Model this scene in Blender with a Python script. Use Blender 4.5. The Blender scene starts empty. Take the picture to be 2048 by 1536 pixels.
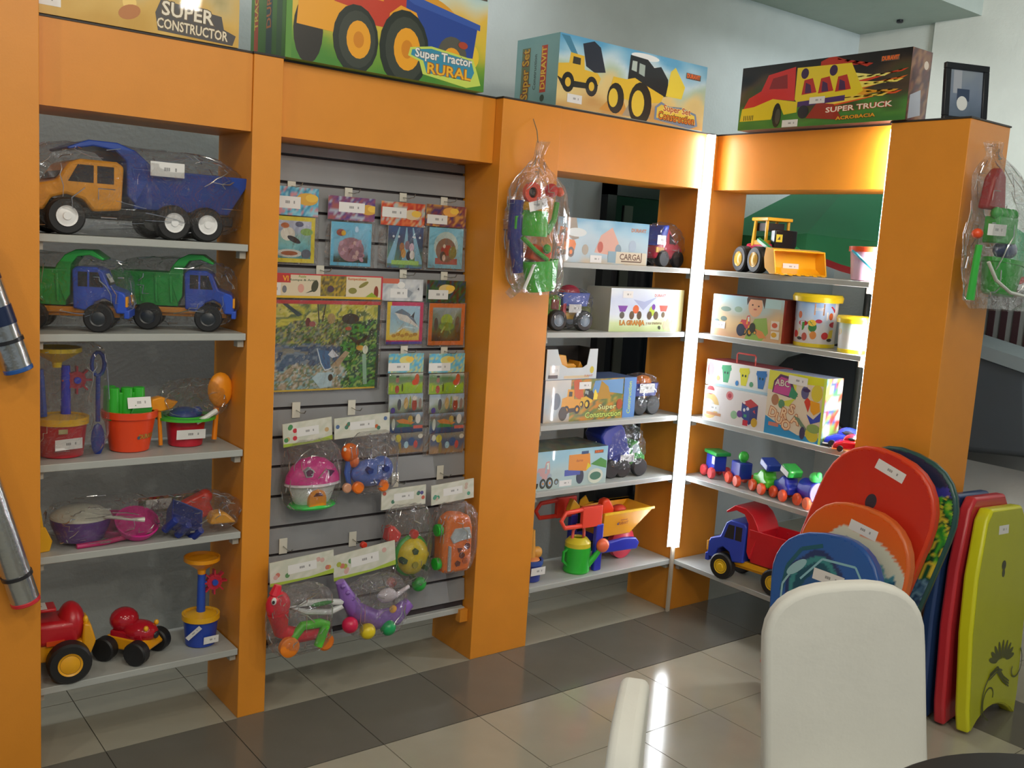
import bpy, bmesh, math, random
from mathutils import Vector, Matrix, noise
random.seed(7)
PI = math.pi
C = bpy.context.scene.collection
sc = bpy.context.scene

# ------------------------------------------------------------------ camera
CP = Vector((-3.3076, -2.9613, 1.6186)); YAW, PIT, ROL, FPX = 0.662, -0.1388, 0.0639, 1965.54
_f = Vector((math.sin(YAW)*math.cos(PIT), math.cos(YAW)*math.cos(PIT), math.sin(PIT)))
_r0 = Vector((math.cos(YAW), -math.sin(YAW), 0)); _u0 = _r0.cross(_f)
_r = _r0*math.cos(ROL)+_u0*math.sin(ROL); _u = -_r0*math.sin(ROL)+_u0*math.cos(ROL)
cam = bpy.data.cameras.new('camera'); cam.sensor_width = 36; cam.lens = 36*FPX/2048
cam.clip_start = .05
co = bpy.data.objects.new('camera', cam); C.objects.link(co)
co.matrix_world = Matrix(((_r.x, _u.x, -_f.x, CP.x), (_r.y, _u.y, -_f.y, CP.y), (_r.z, _u.z, -_f.z, CP.z), (0, 0, 0, 1)))
sc.camera = co

def lin(c):
    return tuple((x/12.92 if x <= .04045 else ((x+.055)/1.055)**2.4) for x in c)
def hx(s):
    if not isinstance(s, str): return s
    s = s.lstrip('#'); return lin(tuple(int(s[i:i+2], 16)/255 for i in (0, 2, 4)))

# ------------------------------------------------------------------ light, world, exposure
sc.view_settings.view_transform = 'Standard'; sc.view_settings.look = 'None'
sc.view_settings.gamma = 1; sc.view_settings.use_curve_mapping = False
sc.view_settings.exposure = -0.08
w = bpy.data.worlds.new('world'); sc.world = w; w.use_nodes = True
w.node_tree.nodes['Background'].inputs[0].default_value = (*hx('b8c4cc'), 1)
w.node_tree.nodes['Background'].inputs[1].default_value = 0.50
def area(loc, target, size, power, col, sy=None, spread=PI):
    l = bpy.data.lights.new('area_light', 'AREA'); l.energy = power; l.color = col; l.size = size
    if sy: l.shape = 'RECTANGLE'; l.size_y = sy
    l.spread = spread
    o = bpy.data.objects.new('area_light', l); C.objects.link(o); o.location = loc
    d = Vector(target)-Vector(loc); o.rotation_euler = d.to_track_quat('-Z', 'Y').to_euler()
    return o
WARM = (1, .90, .76); DAY = (.86, .94, 1)
for lx, ly, tx, p_ in ((-3.9, -3.2, -2.3, 11), (-2.9, -4.1, -1.7, 13), (-1.9, -3.2, -1.2, 11), (-.9, -3.9, -.6, 11), (-4.4, -1.5, -2.4, 9), (-2.6, -1.9, -2.0, 7), (-.9, -2.3, -.4, 5), (-3.3, -5.2, -2.3, 12), (-2.0, -5.4, -1.2, 10)):
    area((lx, ly, 3.12), (tx, .1, .6), .13, p_, WARM)                # unseen ceiling lamps, added for fill and glints on plastic
area((.8, -2.6, 2.9), (2.1, -1.0, 2.35), .9, 33, DAY, 1.2, PI*.5)     # daylight from a high window on the right

area((-2.5, .42, 3.0), (-2.5, .52, 0), 4.2, 14, (.94, .98, 1), .12, PI*.8)   # unseen strip light, added to lighten the wall behind the shelves
area((1.2, .30, 3.0), (1.2, .2, 0), 1.2, 5, (.94, .98, 1), .12, PI*.8)  # second added strip without a fixture, lightens the back wall further right
# ------------------------------------------------------------------ helpers
def ray(px, py): return _f+_r*((px-1024)/FPX)-_u*((py-768)/FPX)
def at(px, py, x=None, y=None, z=None):
    d = ray(px, py); i, v = (0, x) if x is not None else (1, y) if y is not None else (2, z)
    return CP+d*((v-CP[i])/d[i])
def mpp(p): return (Vector(p)-CP).dot(_f)/FPX

MATS = {}
def mat(key, col, rough=.4, metal=0, coat=0, bump=0, bscale=40, emit=None, spec=.5):
    if key in MATS: return MATS[key]
    m = bpy.data.materials.new(key); m.use_nodes = True; n = m.node_tree.nodes; l = m.node_tree.links
    p = n['Principled BSDF']; c = hx(col)
    p.inputs['Base Color'].default_value = (*c, 1); p.inputs['Roughness'].default_value = rough
    p.inputs['Metallic'].default_value = metal; p.inputs['Coat Weight'].default_value = coat
    p.inputs['Specular IOR Level'].default_value = spec
    if emit:
        p.inputs['Emission Color'].default_value = (*hx(emit[0]), 1); p.inputs['Emission Strength'].default_value = emit[1]
    # faint tone variation everywhere
    tc = n.new('ShaderNodeTexCoord'); nz = n.new('ShaderNodeTexNoise'); nz.inputs['Scale'].default_value = 9
    nz.inputs['Detail'].default_value = 4
    l.new(tc.outputs['Object'], nz.inputs['Vector'])
    mr = n.new('ShaderNodeMapRange'); mr.inputs[3].default_value = .92; mr.inputs[4].default_value = 1.06
    l.new(nz.outputs[0], mr.inputs[0])
    mx = n.new('ShaderNodeVectorMath'); mx.operation = 'SCALE'; mx.inputs[0].default_value = c
    l.new(mr.outputs[0], mx.inputs['Scale']); l.new(mx.outputs[0], p.inputs['Base Color'])
    if bump:
        b = n.new('ShaderNodeBump'); nb = n.new('ShaderNodeTexNoise'); nb.inputs['Scale'].default_value = bscale
        nb.inputs['Detail'].default_value = 3
        l.new(tc.outputs['Object'], nb.inputs['Vector']); b.inputs['Strength'].default_value = bump
        b.inputs['Distance'].default_value = .01
        l.new(nb.outputs[0], b.inputs['Height']); l.new(b.outputs[0], p.inputs['Normal'])
    MATS[key] = m; return m
def pl(col, rough=.33):            # toy plastic
    return mat('plastic_'+col, col, rough, coat=.15)
def film_mat(key='clear_film', haze=.018, bscale=22):
    if key in MATS: return MATS[key]
    m = bpy.data.materials.new(key); m.use_nodes = True; n = m.node_tree.nodes; l = m.node_tree.links
    n.remove(n['Principled BSDF']); out = n['Material Output']
    tr = n.new('ShaderNodeBsdfTransparent'); gl = n.new('ShaderNodeBsdfGlossy'); df = n.new('ShaderNodeBsdfDiffuse')
    gl.inputs['Roughness'].default_value = .07; df.inputs[0].default_value = (.8, .8, .8, 1)
    tc = n.new('ShaderNodeTexCoord'); nz = n.new('ShaderNodeTexNoise'); nz.inputs['Scale'].default_value = bscale
    nz.inputs['Detail'].default_value = 4; nz.inputs['Distortion'].default_value = 3
    b = n.new('ShaderNodeBump'); b.inputs['Strength'].default_value = 1; b.inputs['Distance'].default_value = .06
    l.new(tc.outputs['Object'], nz.inputs['Vector']); l.new(nz.outputs[0], b.inputs['Height'])
    l.new(b.outputs[0], gl.inputs['Normal'])
    fr = n.new('ShaderNodeFresnel'); fr.inputs[0].default_value = 1.45; l.new(b.outputs[0], fr.inputs['Normal'])
    mr = n.new('ShaderNodeMapRange'); mr.inputs[3].default_value = .07; mr.inputs[4].default_value = .45; mr.inputs[1].default_value = .04; mr.inputs[2].default_value = .9
    l.new(fr.outputs[0], mr.inputs[0])
    m1 = n.new('ShaderNodeMixShader'); m1.inputs[0].default_value = haze
    l.new(tr.outputs[0], m1.inputs[1]); l.new(df.outputs[0], m1.inputs[2])
    m2 = n.new('ShaderNodeMixShader'); l.new(mr.outputs[0], m2.inputs[0]); l.new(m1.outputs[0], m2.inputs[1]); l.new(gl.outputs[0], m2.inputs[2])
    l.new(m2.outputs[0], out.inputs[0]); MATS[key] = m; return m
def print_mat():
    if 'printed_card' in MATS: return MATS['printed_card']
    m = bpy.data.materials.new('printed_card'); m.use_nodes = True; n = m.node_tree.nodes; l = m.node_tree.links
    p = n['Principled BSDF']; a = n.new('ShaderNodeVertexColor'); a.layer_name = 'Col'
    l.new(a.outputs[0], p.inputs['Base Color']); p.inputs['Roughness'].default_value = .35; p.inputs['Coat Weight'].default_value = .2
    MATS['printed_card'] = m; return m

class MB:
    """collects shapes; build() makes ONE mesh object"""
    def __init__(s): s.b = bmesh.new(); s.M = Matrix.Identity(4)
    def _add(s, vs, fs, M=None):
        M = s.M @ M if M is not None else s.M
        bv = [s.b.verts.new(M @ Vector(v)) for v in vs]
        for f in fs:
            try: s.b.faces.new([bv[i] for i in f])
            except ValueError: pass
        return s
    def box(s, x0, x1, y0, y1, z0, z1, M=None):
        v = [(x, y, z) for x in (x0, x1) for y in (y0, y1) for z in (z0, z1)]
        return s._add(v, [(0, 1, 3, 2), (4, 6, 7, 5), (0, 4, 5, 1), (2, 3, 7, 6), (0, 2, 6, 4), (1, 5, 7, 3)], M)
    def prism(s, pts, a0, a1, axis='y', M=None):     # pts 2D; axis y: (x,z), axis x: (y,z), axis z: (x,y)
        n = len(pts)
        def P(p, a): return {'y': (p[0], a, p[1]), 'x': (a, p[0], p[1]), 'z': (p[0], p[1], a)}[axis]
        v = [P(p, a0) for p in pts]+[P(p, a1) for p in pts]
        f = [tuple(range(n)), tuple(range(2*n-1, n-1, -1))]+[(i, i+n, (i+1) % n+n, (i+1) % n) for i in range(n)]
        return s._add(v, f, M)
    def lathe(s, prof, n=24, M=None, closed=False):   # prof (r,z) about z
        v = []; f = []
        for (r, z) in prof:
            for k in range(n):
                a = 2*PI*k/n; v.append((r*math.cos(a), r*math.sin(a), z))
        m = len(prof)
        for i in range(m if closed else m-1):
            j = (i+1) % m
            for k in range(n):
                k2 = (k+1) % n; f.append((i*n+k, i*n+k2, j*n+k2, j*n+k))
        if not closed:
            if prof[0][0] > 1e-6: f.append(tuple(range(n-1, -1, -1)))
            if prof[-1][0] > 1e-6: f.append(tuple((m-1)*n+k for k in range(n)))
        return s._add(v, f, M)
    def tube(s, pts, r, n=8, M=None, loop=False):
        P = [Vector(p) for p in pts]; R = r if isinstance(r, (list, tuple)) else [r]*len(P)
        v = []; f = []; up = None
        for i, p in enumerate(P):
            t = (P[(i+1) % len(P)]-P[i-1]) if (loop or 0 < i < len(P)-1) else (P[1]-P[0] if i == 0 else P[-1]-P[-2])
            t.normalize()
            if up is None: up = Vector((0, 0, 1)) if abs(t.z) < .9 else Vector((1, 0, 0))
            u = (up-t*up.dot(t)).normalized(); up = u; q = t.cross(u)
            for k in range(n):
                a = 2*PI*k/n; v.append(p+(u*math.cos(a)+q*math.sin(a))*R[i])
        m = len(P)
        for i in range(m if loop else m-1):
            j = (i+1) % m
            for k in range(n): f.append((i*n+k, i*n+(k+1) % n, j*n+(k+1) % n, j*n+k))
        if not loop: f += [tuple(range(n-1, -1, -1)), tuple((m-1)*n+k for k in range(n))]
        return s._add(v, f, M)
    def ball(s, c, r, n=16, M=None):
        rx, ry, rz = r if isinstance(r, (list, tuple)) else (r, r, r)
        T = Matrix.Translation(c) @ Matrix.Diagonal((rx, ry, rz, 1))
        prof = [(math.sin(PI*i/(n//2)), -math.cos(PI*i/(n//2))) for i in range(n//2+1)]
        prof[0] = (0.001, -1); prof[-1] = (.001, 1)
        return s.lathe(prof, n, (M @ T) if M is not None else T)
    def cyl(s, p0, p1, r0, r1=None, n=20):
        p0 = Vector(p0); p1 = Vector(p1); d = p1-p0
        M = Matrix.Translation(p0) @ d.to_track_quat('Z', 'Y').to_matrix().to_4x4()
        return s.lathe([(r0, 0), (r0 if r1 is None else r1, d.length)], n, M)
    def tub(s, x0, x1, y0, y1, z0, z1, ex, ey, t=.006, ex2=None):   # open tapered tray, wider at the top
        ex2 = ex if ex2 is None else ex2
        o = [(x0, y0, z0), (x1, y0, z0), (x1, y1, z0), (x0, y1, z0), (x0-ex, y0-ey, z1), (x1+ex2, y0-ey, z1), (x1+ex2, y1+ey, z1), (x0-ex, y1+ey, z1)]
        i = [(x0-ex+t, y0-ey+t, z1), (x1+ex2-t, y0-ey+t, z1), (x1+ex2-t, y1+ey-t, z1), (x0-ex+t, y1+ey-t, z1),
             (x0+t, y0+t, z0+t), (x1-t, y0+t, z0+t), (x1-t, y1-t, z0+t), (x0+t, y1-t, z0+t)]
        f = [(3, 2, 1, 0), (0, 1, 5, 4), (1, 2, 6, 5), (2, 3, 7, 6), (3, 0, 4, 7), (4, 5, 9, 8), (5, 6, 10, 9), (6, 7, 11, 10), (7, 4, 8, 11),
             (8, 9, 13, 12), (9, 10, 14, 13), (10, 11, 15, 14), (11, 8, 12, 15), (12, 13, 14, 15)]
        return s._add(o+i, f)
    def build(s, name, m, parent=None, smooth=35, bevel=0, seg=2, scale=1):
        me = bpy.data.meshes.new(name)
        if scale != 1: bmesh.ops.scale(s.b, vec=(scale,)*3, verts=s.b.verts)
        bmesh.ops.recalc_face_normals(s.b, faces=s.b.faces)
        s.b.to_mesh(me); s.b.free()
        if m: me.materials.append(m)
        if smooth:
            me.shade_smooth(); me.set_sharp_from_angle(angle=math.radians(smooth))
        o = bpy.data.objects.new(name, me); C.objects.link(o)
        if parent: o.parent = parent
        if bevel:
            b = o.modifiers.new('bevel', 'BEVEL'); b.width = bevel*scale; b.segments = seg; b.limit_method = 'ANGLE'; b.angle_limit = .6
            b.harden_normals = False
        return o
def thing(name, label, cat, loc=(0, 0, 0), rz=0, group=None, rot=None):
    o = bpy.data.objects.new(name, None); C.objects.link(o); o.location = loc; o.empty_display_size = .05
    o.rotation_euler = rot if rot else (0, 0, rz); o['label'] = label; o['category'] = cat
    if group: o['group'] = group
    return o
def tag(o, label, cat, group=None):
    o['label'] = label; o['category'] = cat
    if group: o['group'] = group
    return o
def struct(o): o['kind'] = 'structure'; return o

# ------------------------------------------------------------------ printed artwork
_TX = {}
def text_mesh(s, off):
    k = (s, off)
    if k not in _TX:
        cu = bpy.data.curves.new('lettering', 'FONT'); cu.body = s; cu.size = 1; cu.align_x = 'CENTER'; cu.align_y = 'CENTER'
        cu.resolution_u = 2; cu.offset = off
        ob = bpy.data.objects.new('lettering', cu); me = ob.to_mesh()
        _TX[k] = ([(v.co.x, v.co.y) for v in me.vertices], [tuple(p.vertices) for p in me.polygons])
        ob.to_mesh_clear(); bpy.data.objects.remove(ob); bpy.data.curves.remove(cu)
    return _TX[k]
class Print:
    """flat artwork, height 1, width a; laid on a face of real card"""
    def __init__(s, a): s.a = a; s.v = []; s.f = []; s.c = []; s.l = 0
    def bg(s, fn, nx=16, ny=8, x0=0, y0=0, x1=None, y1=1):
        x1 = s.a if x1 is None else x1; o = len(s.v); s.l += 1
        cs = []
        for j in range(ny+1):
            for i in range(nx+1):
                u, v = i/nx, j/ny; s.v.append((x0+(x1-x0)*u, y0+(y1-y0)*v, s.l)); cs.append(fn(u, v))
        for j in range(ny):
            for i in range(nx):
                q = [j*(nx+1)+i, j*(nx+1)+i+1, (j+1)*(nx+1)+i+1, (j+1)*(nx+1)+i]
                s.f.append([o+k for k in q]); s.c.append([cs[k] for k in q])
        return s
    def poly(s, pts, col, l=None):
        for ax, lim, sg in ((0, 0, 1), (0, s.a, -1), (1, 0, 1), (1, 1, -1)):
            q = []
            for i, b in enumerate(pts):
                a = pts[i-1]; ia = (a[ax]-lim)*sg >= 0; ib = (b[ax]-lim)*sg >= 0
                if ia != ib:
                    t = (lim-a[ax])/(b[ax]-a[ax]); q.append((a[0]+(b[0]-a[0])*t, a[1]+(b[1]-a[1])*t))
                if ib: q.append(tuple(b))
            pts = q
            if len(pts) < 3: return s
        o = len(s.v); s.l += 1; c = hx(col)
        s.v += [(x, y, s.l) for x, y in pts]; s.f.append(list(range(o, o+len(pts)))); s.c.append([c]*len(pts)); return s
    def rect(s, x0, y0, x1, y1, col): return s.poly([(x0, y0), (x1, y0), (x1, y1), (x0, y1)], col)
    def ell(s, cx, cy, rx, ry, col, n=18, rot=0):
        ca, sa = math.cos(rot), math.sin(rot)
        return s.poly([(cx+rx*math.cos(2*PI*k/n)*ca-ry*math.sin(2*PI*k/n)*sa, cy+rx*math.cos(2*PI*k/n)*sa+ry*math.sin(2*PI*k/n)*ca) for k in range(n)], col)
    def line(s, pts, wd, col):
        for a, b in zip(pts, pts[1:]):
            d = Vector((b[0]-a[0], b[1]-a[1])); L = d.length or 1; n = Vector((-d.y, d.x))/L*wd/2
            s.poly([(a[0]-n.x, a[1]-n.y), (b[0]-n.x, b[1]-n.y), (b[0]+n.x, b[1]+n.y), (a[0]+n.x, a[1]+n.y)], col)
        return s
    def text(s, t, cx, cy, size, col, rot=0, out=None, off=.02, wid=None):
        ca, sa = math.cos(rot), math.sin(rot)
        for c, o_ in (((out, off+.05),) if out else ())+((col, off),):
            v, f = text_mesh(t, o_); s.l += 1; o = len(s.v)
            k = 1
            if wid:
                ww = max(p[0] for p in v)-min(p[0] for p in v); k = wid/(ww*size)
            for x, y in v:
                x *= size*k; y *= size; s.v.append((cx+x*ca-y*sa, cy+x*sa+y*ca, s.l))
            for q in f: s.f.append([o+i for i in q]); s.c.append([hx(c)]*len(q))
        return s
    def tag(s, cx, cy, w=.3, h=.11, rot=0):          # white price sticker with grey marks
        ca, sa = math.cos(rot), math.sin(rot)
        R = lambda x, y: (cx+x*ca-y*sa, cy+x*sa+y*ca)
        s.poly([R(-w/2, -h/2), R(w/2, -h/2), R(w/2, h/2), R(-w/2, h/2)], 'e4e4e2')
        for dx in (-.1, -.04, .02, .22): s.poly([R(w*dx, -h*.1), R(w*(dx+.05), -h*.1), R(w*(dx+.05), h*.14), R(w*dx, h*.14)], '9a9a9a')
        return s
    def build(s, name, parent, O=None, U=None, V=None, H=1, fn=None, mx=None):
        me = bpy.data.meshes.new(name)
        if fn is None:
            O = Vector(O); U = Vector(U).normalized(); V = Vector(V).normalized(); N = U.cross(V)
            fn = lambda x, y, l: O+U*x*H+V*y*H+N*(.0004+l*.00005)
        me.from_pydata([fn(*p) for p in s.v], [], s.f)
        ca = me.color_attributes.new('Col', 'FLOAT_COLOR', 'CORNER')
        flat = []
        for c in s.c:
            for q in c: flat += [q[0], q[1], q[2], 1]
        # polygons keep their order in from_pydata
        if len(flat) == 4*len(me.loops): ca.data.foreach_set('color', flat)
        me.materials.append(print_mat())
        o = bpy.data.objects.new(name, me); C.objects.link(o)
        if parent: o.parent = parent
        return o
def mixc(a, b, t): t = max(0, min(1, t)); return tuple(x+(y-x)*t for x, y in zip(a, b))
def ramp(stops, t):
    for (p0, c0), (p1, c1) in zip(stops, stops[1:]):
        if t <= p1: return mixc(c0, c1, (t-p0)/(p1-p0+1e-9))
    return stops[-1][1]
def paint(stops, sx=5, sy=3, amp=.18, seed=0, kx=0):
    st = [(p, hx(c)) for p, c in stops]
    def fn(u, v):
        n = noise.noise(Vector((u*sx+seed*7.1, v*sy+seed*3.3, seed)))
        return ramp(st, max(0, min(1, v+kx*u+n*amp*2)))
    return fn
def patches(cols, sx, sy, seed=0):
    cc = [hx(c) for c in cols]
    def fn(u, v):
        n = noise.noise(Vector((u*sx+seed*5.7, v*sy+seed, seed*1.3)))+.5*noise.noise(Vector((u*sx*2.7+9, v*sy*2.7, seed)))
        i = int((n*1.1+.5)*len(cc)*1.3+len(cc)*4) % len(cc); return cc[i]
    return fn
def art_tractor(p, x, y, s, body='c8402a', acc='f0a828', trailer='2b4a9c', k=1):
    P = lambda q: [(x+a*s, y+b*s*k) for a, b in q]
    if trailer: p.poly(P([(.66, .62), (.80, .62), (1.30, .48), (1.27, .12), (.95, .1), (.82, .25)]), trailer).poly(P([(.66, .62), (.80, .62), (1.32, .48), (1.32, .42), (.78, .54)]), '3a5cb0')
    p.ell(x+.03*s, y+.08*s*k, .1*s, .2*s, '2a2a26').ell(x+1.1*s, y+.1*s*k, .12*s, .13*s, '5a5a50').ell(x+1.1*s, y+.08*s*k, .07*s, .07*s, acc)
    p.poly(P([(.04, .62), (.10, .74), (.42, .74), (.48, .98), (.66, 1.02), (.72, .6), (.72, .25), (.25, .25), (.02, .5)]), body)
    p.poly(P([(.5, .7), (.53, .93), (.64, .94), (.66, .66)]), 'cfe0d8').poly(P([(.44, .5), (.5, .85), (.56, .85), (.55, .5)]), acc)
    p.poly(P([(-.03, .55), (.16, .58), (.2, .4), (.3, .38), (.3, .1), (-.05, .12)]), acc)
    p.poly(P([(.58, .2), (.6, .4), (.68, .5), (.8, .46), (.84, .34), (.66, .3), (.64, .18)]), acc)
    for cx, cy, r in ((.36, .08, .19), (.72, .08, .22)):
        p.ell(x+cx*s, y+cy*s*k, r*.86*s, r*s*1.12, '26302a').ell(x+cx*s+.01*s, y+cy*s*k, r*.7*s, r*s*.93, '3c443c').ell(x+cx*s+.02*s, y+cy*s*k, r*.46*s, r*.62*s, acc).ell(x+cx*s+.02*s, y+cy*s*k, r*.2*s, r*.27*s, 'd88a20')
def art_dumper(p, x, y, s, body='e2b432', bed='2a2e3a', flip=1, k=1):
    P = lambda q: [(x+a*s*flip, y+b*s*k) for a, b in q]
    p.poly(P([(.5, .5), (.42, .95), (.62, 1.05), (.74, .95), (.86, .45), (.66, .4)]), bed)
    p.poly(P([(0, .2), (.02, .45), (.2, .5), (.22, .72), (.46, .7), (.48, .42), (.72, .4), (.78, .3), (.74, .16), (0, .14)]), body)
    p.poly(P([(.26, .5), (.27, .65), (.4, .64), (.4, .5)]), '3a3a32').poly(P([(0, .2), (.1, .14), (.74, .16), (.7, .05), (.1, 0)]), '2c2c28')
    for cx in (.2, .62): p.ell(x+cx*s*flip, y+.1*s*k, .11*s, .13*s, '222220').ell(x+cx*s*flip, y+.1*s*k, .05*s, .06*s, body)
def art_loader(p, x, y, s, body='e8c038', dark='24282c', k=1):
    P = lambda q: [(x+a*s, y+b*s*k) for a, b in q]
    p.poly(P([(.28, .5), (.3, 1.0), (.6, .98), (.72, .85), (.84, .9), (.98, .68), (1.0, .35), (.9, .32)]), dark)
    p.poly(P([(.33, .72), (.34, .9), (.42, .9), (.42, .7)]), 'b8c8c0').poly(P([(.46, .68), (.46, .88), (.56, .86), (.56, .64)]), 'a8b8b0')
    p.poly(P([(0, .3), (.04, .52), (.26, .52), (.4, .58), (.55, .5), (.92, .34), (.88, .2), (.5, .1), (.1, .16)]), body)
    p.poly(P([(.96, .35), (1.02, .85), (1.1, .95), (1.3, .6), (1.25, .35)]), 'f0d84a')
    for cx, cy, r in ((.1, .12, .14), (.52, .1, .2)):
        p.ell(x+cx*s, y+cy*s*k, r*s, r*s*1.3, '26241f').ell(x+(cx-.04)*s, y+cy*s*k, r*.55*s, r*.8*s, 'e6c440')
def art_flower_scene(p, x0, y0, x1, y1, seed):
    rnd = random.Random(seed)
    for k in range(9):
        x = rnd.uniform(x0, x1); y = rnd.uniform(y0, y1); r = rnd.uniform(.03, .09)
        p.ell(x, y, r, r*rnd.uniform(.6, 1.2), rnd.choice(['d8443a', 'e8c030', '4a9a48', 'f0e8d8', '3a5aa8', 'e88a30']))
def logo(p, cx, cy, s):
    p.rect(cx-s*1.75, cy-s*.46, cx+s*1.75, cy+s*.46, '5a5248'); p.text('DURAVIT', cx, cy, s*.95, 'f07a28', out='c8441c', wid=s*3.2)

# ------------------------------------------------------------------ common toy pieces
FILM = film_mat(); FILM2 = film_mat('clear_wrap', .016, 30)
BLACK = mat('black_rubber', '1c1d1f', .5); DARK = mat('dark_plastic', '26262a', .3)
def wheel(root, x, y, z, r, w_, hub='e8b820', tire=None, n=24, s=1, hubw=None):
    prof = [(r*.55, -w_/2), (r*.9, -w_/2), (r, -w_*.36), (r, w_*.36), (r*.9, w_/2), (r*.55, w_/2)]
    o = MB().lathe(prof, n, Matrix.Rotation(PI/2, 4, 'X')).build('wheel', tire or BLACK, root, scale=s)
    o.location = (x*s, y*s, z*s)
    if hub:
        h = hubw or w_*.62
        MB().lathe([(0.0001, -h), (r*.2, -h), (r*.24, -h*.86), (r*.46, -h*.8), (r*.56, -h*.9), (r*.56, h*.9), (r*.46, h*.8), (r*.2, h), (.0001, h)], n, Matrix.Rotation(PI/2, 4, 'X')).build('wheel_hub', pl(hub), o, scale=s)
    return o
def sticker(root, O, U, V, w_, h_=.03):
    p = Print(w_/h_); p.tag(w_/h_/2, .5, w_/h_, 1)
    o = p.build('price_tag', root, O, U, V, h_); return o
def crease_mat():
    if 'film_crease' in MATS: return MATS['film_crease']
    m = bpy.data.materials.new('film_crease'); m.use_nodes = True; n = m.node_tree.nodes; l = m.node_tree.links
    n.remove(n['Principled BSDF']); tr = n.new('ShaderNodeBsdfTransparent'); gl = n.new('ShaderNodeBsdfGlossy')
    gl.inputs['Roughness'].default_value = .16; mx = n.new('ShaderNodeMixShader'); mx.inputs[0].default_value = .62
    l.new(tr.outputs[0], mx.inputs[1]); l.new(gl.outputs[0], mx.inputs[2]); l.new(mx.outputs[0], n['Material Output'].inputs[0])
    MATS['film_crease'] = m; return m
def creases(root, rows, seed, count):
    """sharp folds in the film: thin tapering ridges lying on its surface"""
    rnd = random.Random(seed*13+1); q = MB(); nj = len(rows); ni = len(rows[0])
    for k in range(count):
        j = rnd.uniform(nj*.18, nj*.85); i = rnd.uniform(0, ni); dj = rnd.uniform(-1.1, 1.1); di = rnd.uniform(-.9, .9); m = rnd.randint(3, 6); P = []
        for _ in range(m):
            if not 1 <= j < nj-1: break
            P.append(Vector(rows[int(j)][int(i) % ni])*1.0); j += dj; i += di
        P = [p for a, p in enumerate(P) if a == 0 or (p-P[a-1]).length > .002]
        if len(P) < 2: continue
        rr = rnd.uniform(.0010, .0028); q.tube(P, [rr*(.35+.65*math.sin(PI*(a+.5)/len(P))) for a in range(len(P))], 6)
    o = q.build('film_creases', crease_mat(), root); o['kind'] = 'stuff'
def wrap(root, r, c, seed=0, sq=3.2, amp=.06, n=(60, 34), name='plastic_wrap', m=None, ends=0):
    """crinkled film pulled round a toy: a superellipsoid with faceted folds"""
    b = bmesh.new(); rows = []
    def sp(v, e): return math.copysign(abs(v)**e, v)
    e = 2/sq
    for j in range(n[1]+1):
        ph = -PI/2+PI*j/n[1]; row = []
        for i in range(n[0]):
            th = 2*PI*i/n[0]
            v = Vector((sp(math.cos(ph), e)*sp(math.cos(th), e), sp(math.cos(ph), e)*sp(math.sin(th), e), sp(math.sin(ph), e)))
            nz_ = noise.noise(v*3.1+Vector((seed*3.7, 0, 0)))+.6*noise.noise(v*8+Vector((0, seed, 0)))+.45*abs(noise.noise(v*15+Vector((seed, 2, 0))))+.2*noise.noise(v*26)
            k = 1+amp*nz_
            row.append(b.verts.new((c[0]+v.x*r[0]*k, c[1]+v.y*r[1]*k, c[2]+v.z*r[2]*(k if v.z > -.5 else 1))))
        rows.append(row)
    for j in range(n[1]):
        for i in range(n[0]):
            a = rows[j][i], rows[j][(i+1) % n[0]], rows[j+1][(i+1) % n[0]], rows[j+1][i]
            b.faces.new(a)
    creases(root, [[v.co.copy() for v in w_] for w_ in rows], seed, int(26+170*(r[0]+r[2])))
    bmesh.ops.remove_doubles(b, verts=b.verts, dist=.0004)
    q = MB(); q.b.free(); q.b = b
    return q.build(name, m or FILM, root, smooth=22)
def bucket(root, r0, r1, h, col, rim=None, t=.003, name='bucket', n=28, M=None, rimh=.08):
    prof = [(r0*.9, 0), (r0, h*.03), (r1, h*(1-rimh)), (r1, h), (r1-t, h), (r0-t, t*2), (.0001, t*2)]
    o = MB().lathe([(.0001, 0)]+prof, n, M).build(name, pl(col), root)
    k = .0015
    rp = [(r1-k, h*(1-rimh)), (r1*1.09, h*(1-rimh)), (r1*1.09, h*1.01), (r1*1.0, h*1.015), (r1-t-k, h*.99)]
    MB().lathe(rp, n, M, closed=True).build('rim', pl(rim or col), root)
    return o
def handle(root, r, z, col, tilt=0, wd=.004, rot=0, rise=1.0):
    pts = [(r*math.cos(a), 0, r*rise*math.sin(a)) for a in [PI*k/14 for k in range(15)]]
    M = Matrix.Translation((0, 0, z)) @ Matrix.Rotation(rot, 4, 'Z') @ Matrix.Rotation(tilt, 4, 'X')
    return MB().tube(pts, wd, 6, M).build('handle', pl(col), root)

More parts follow.
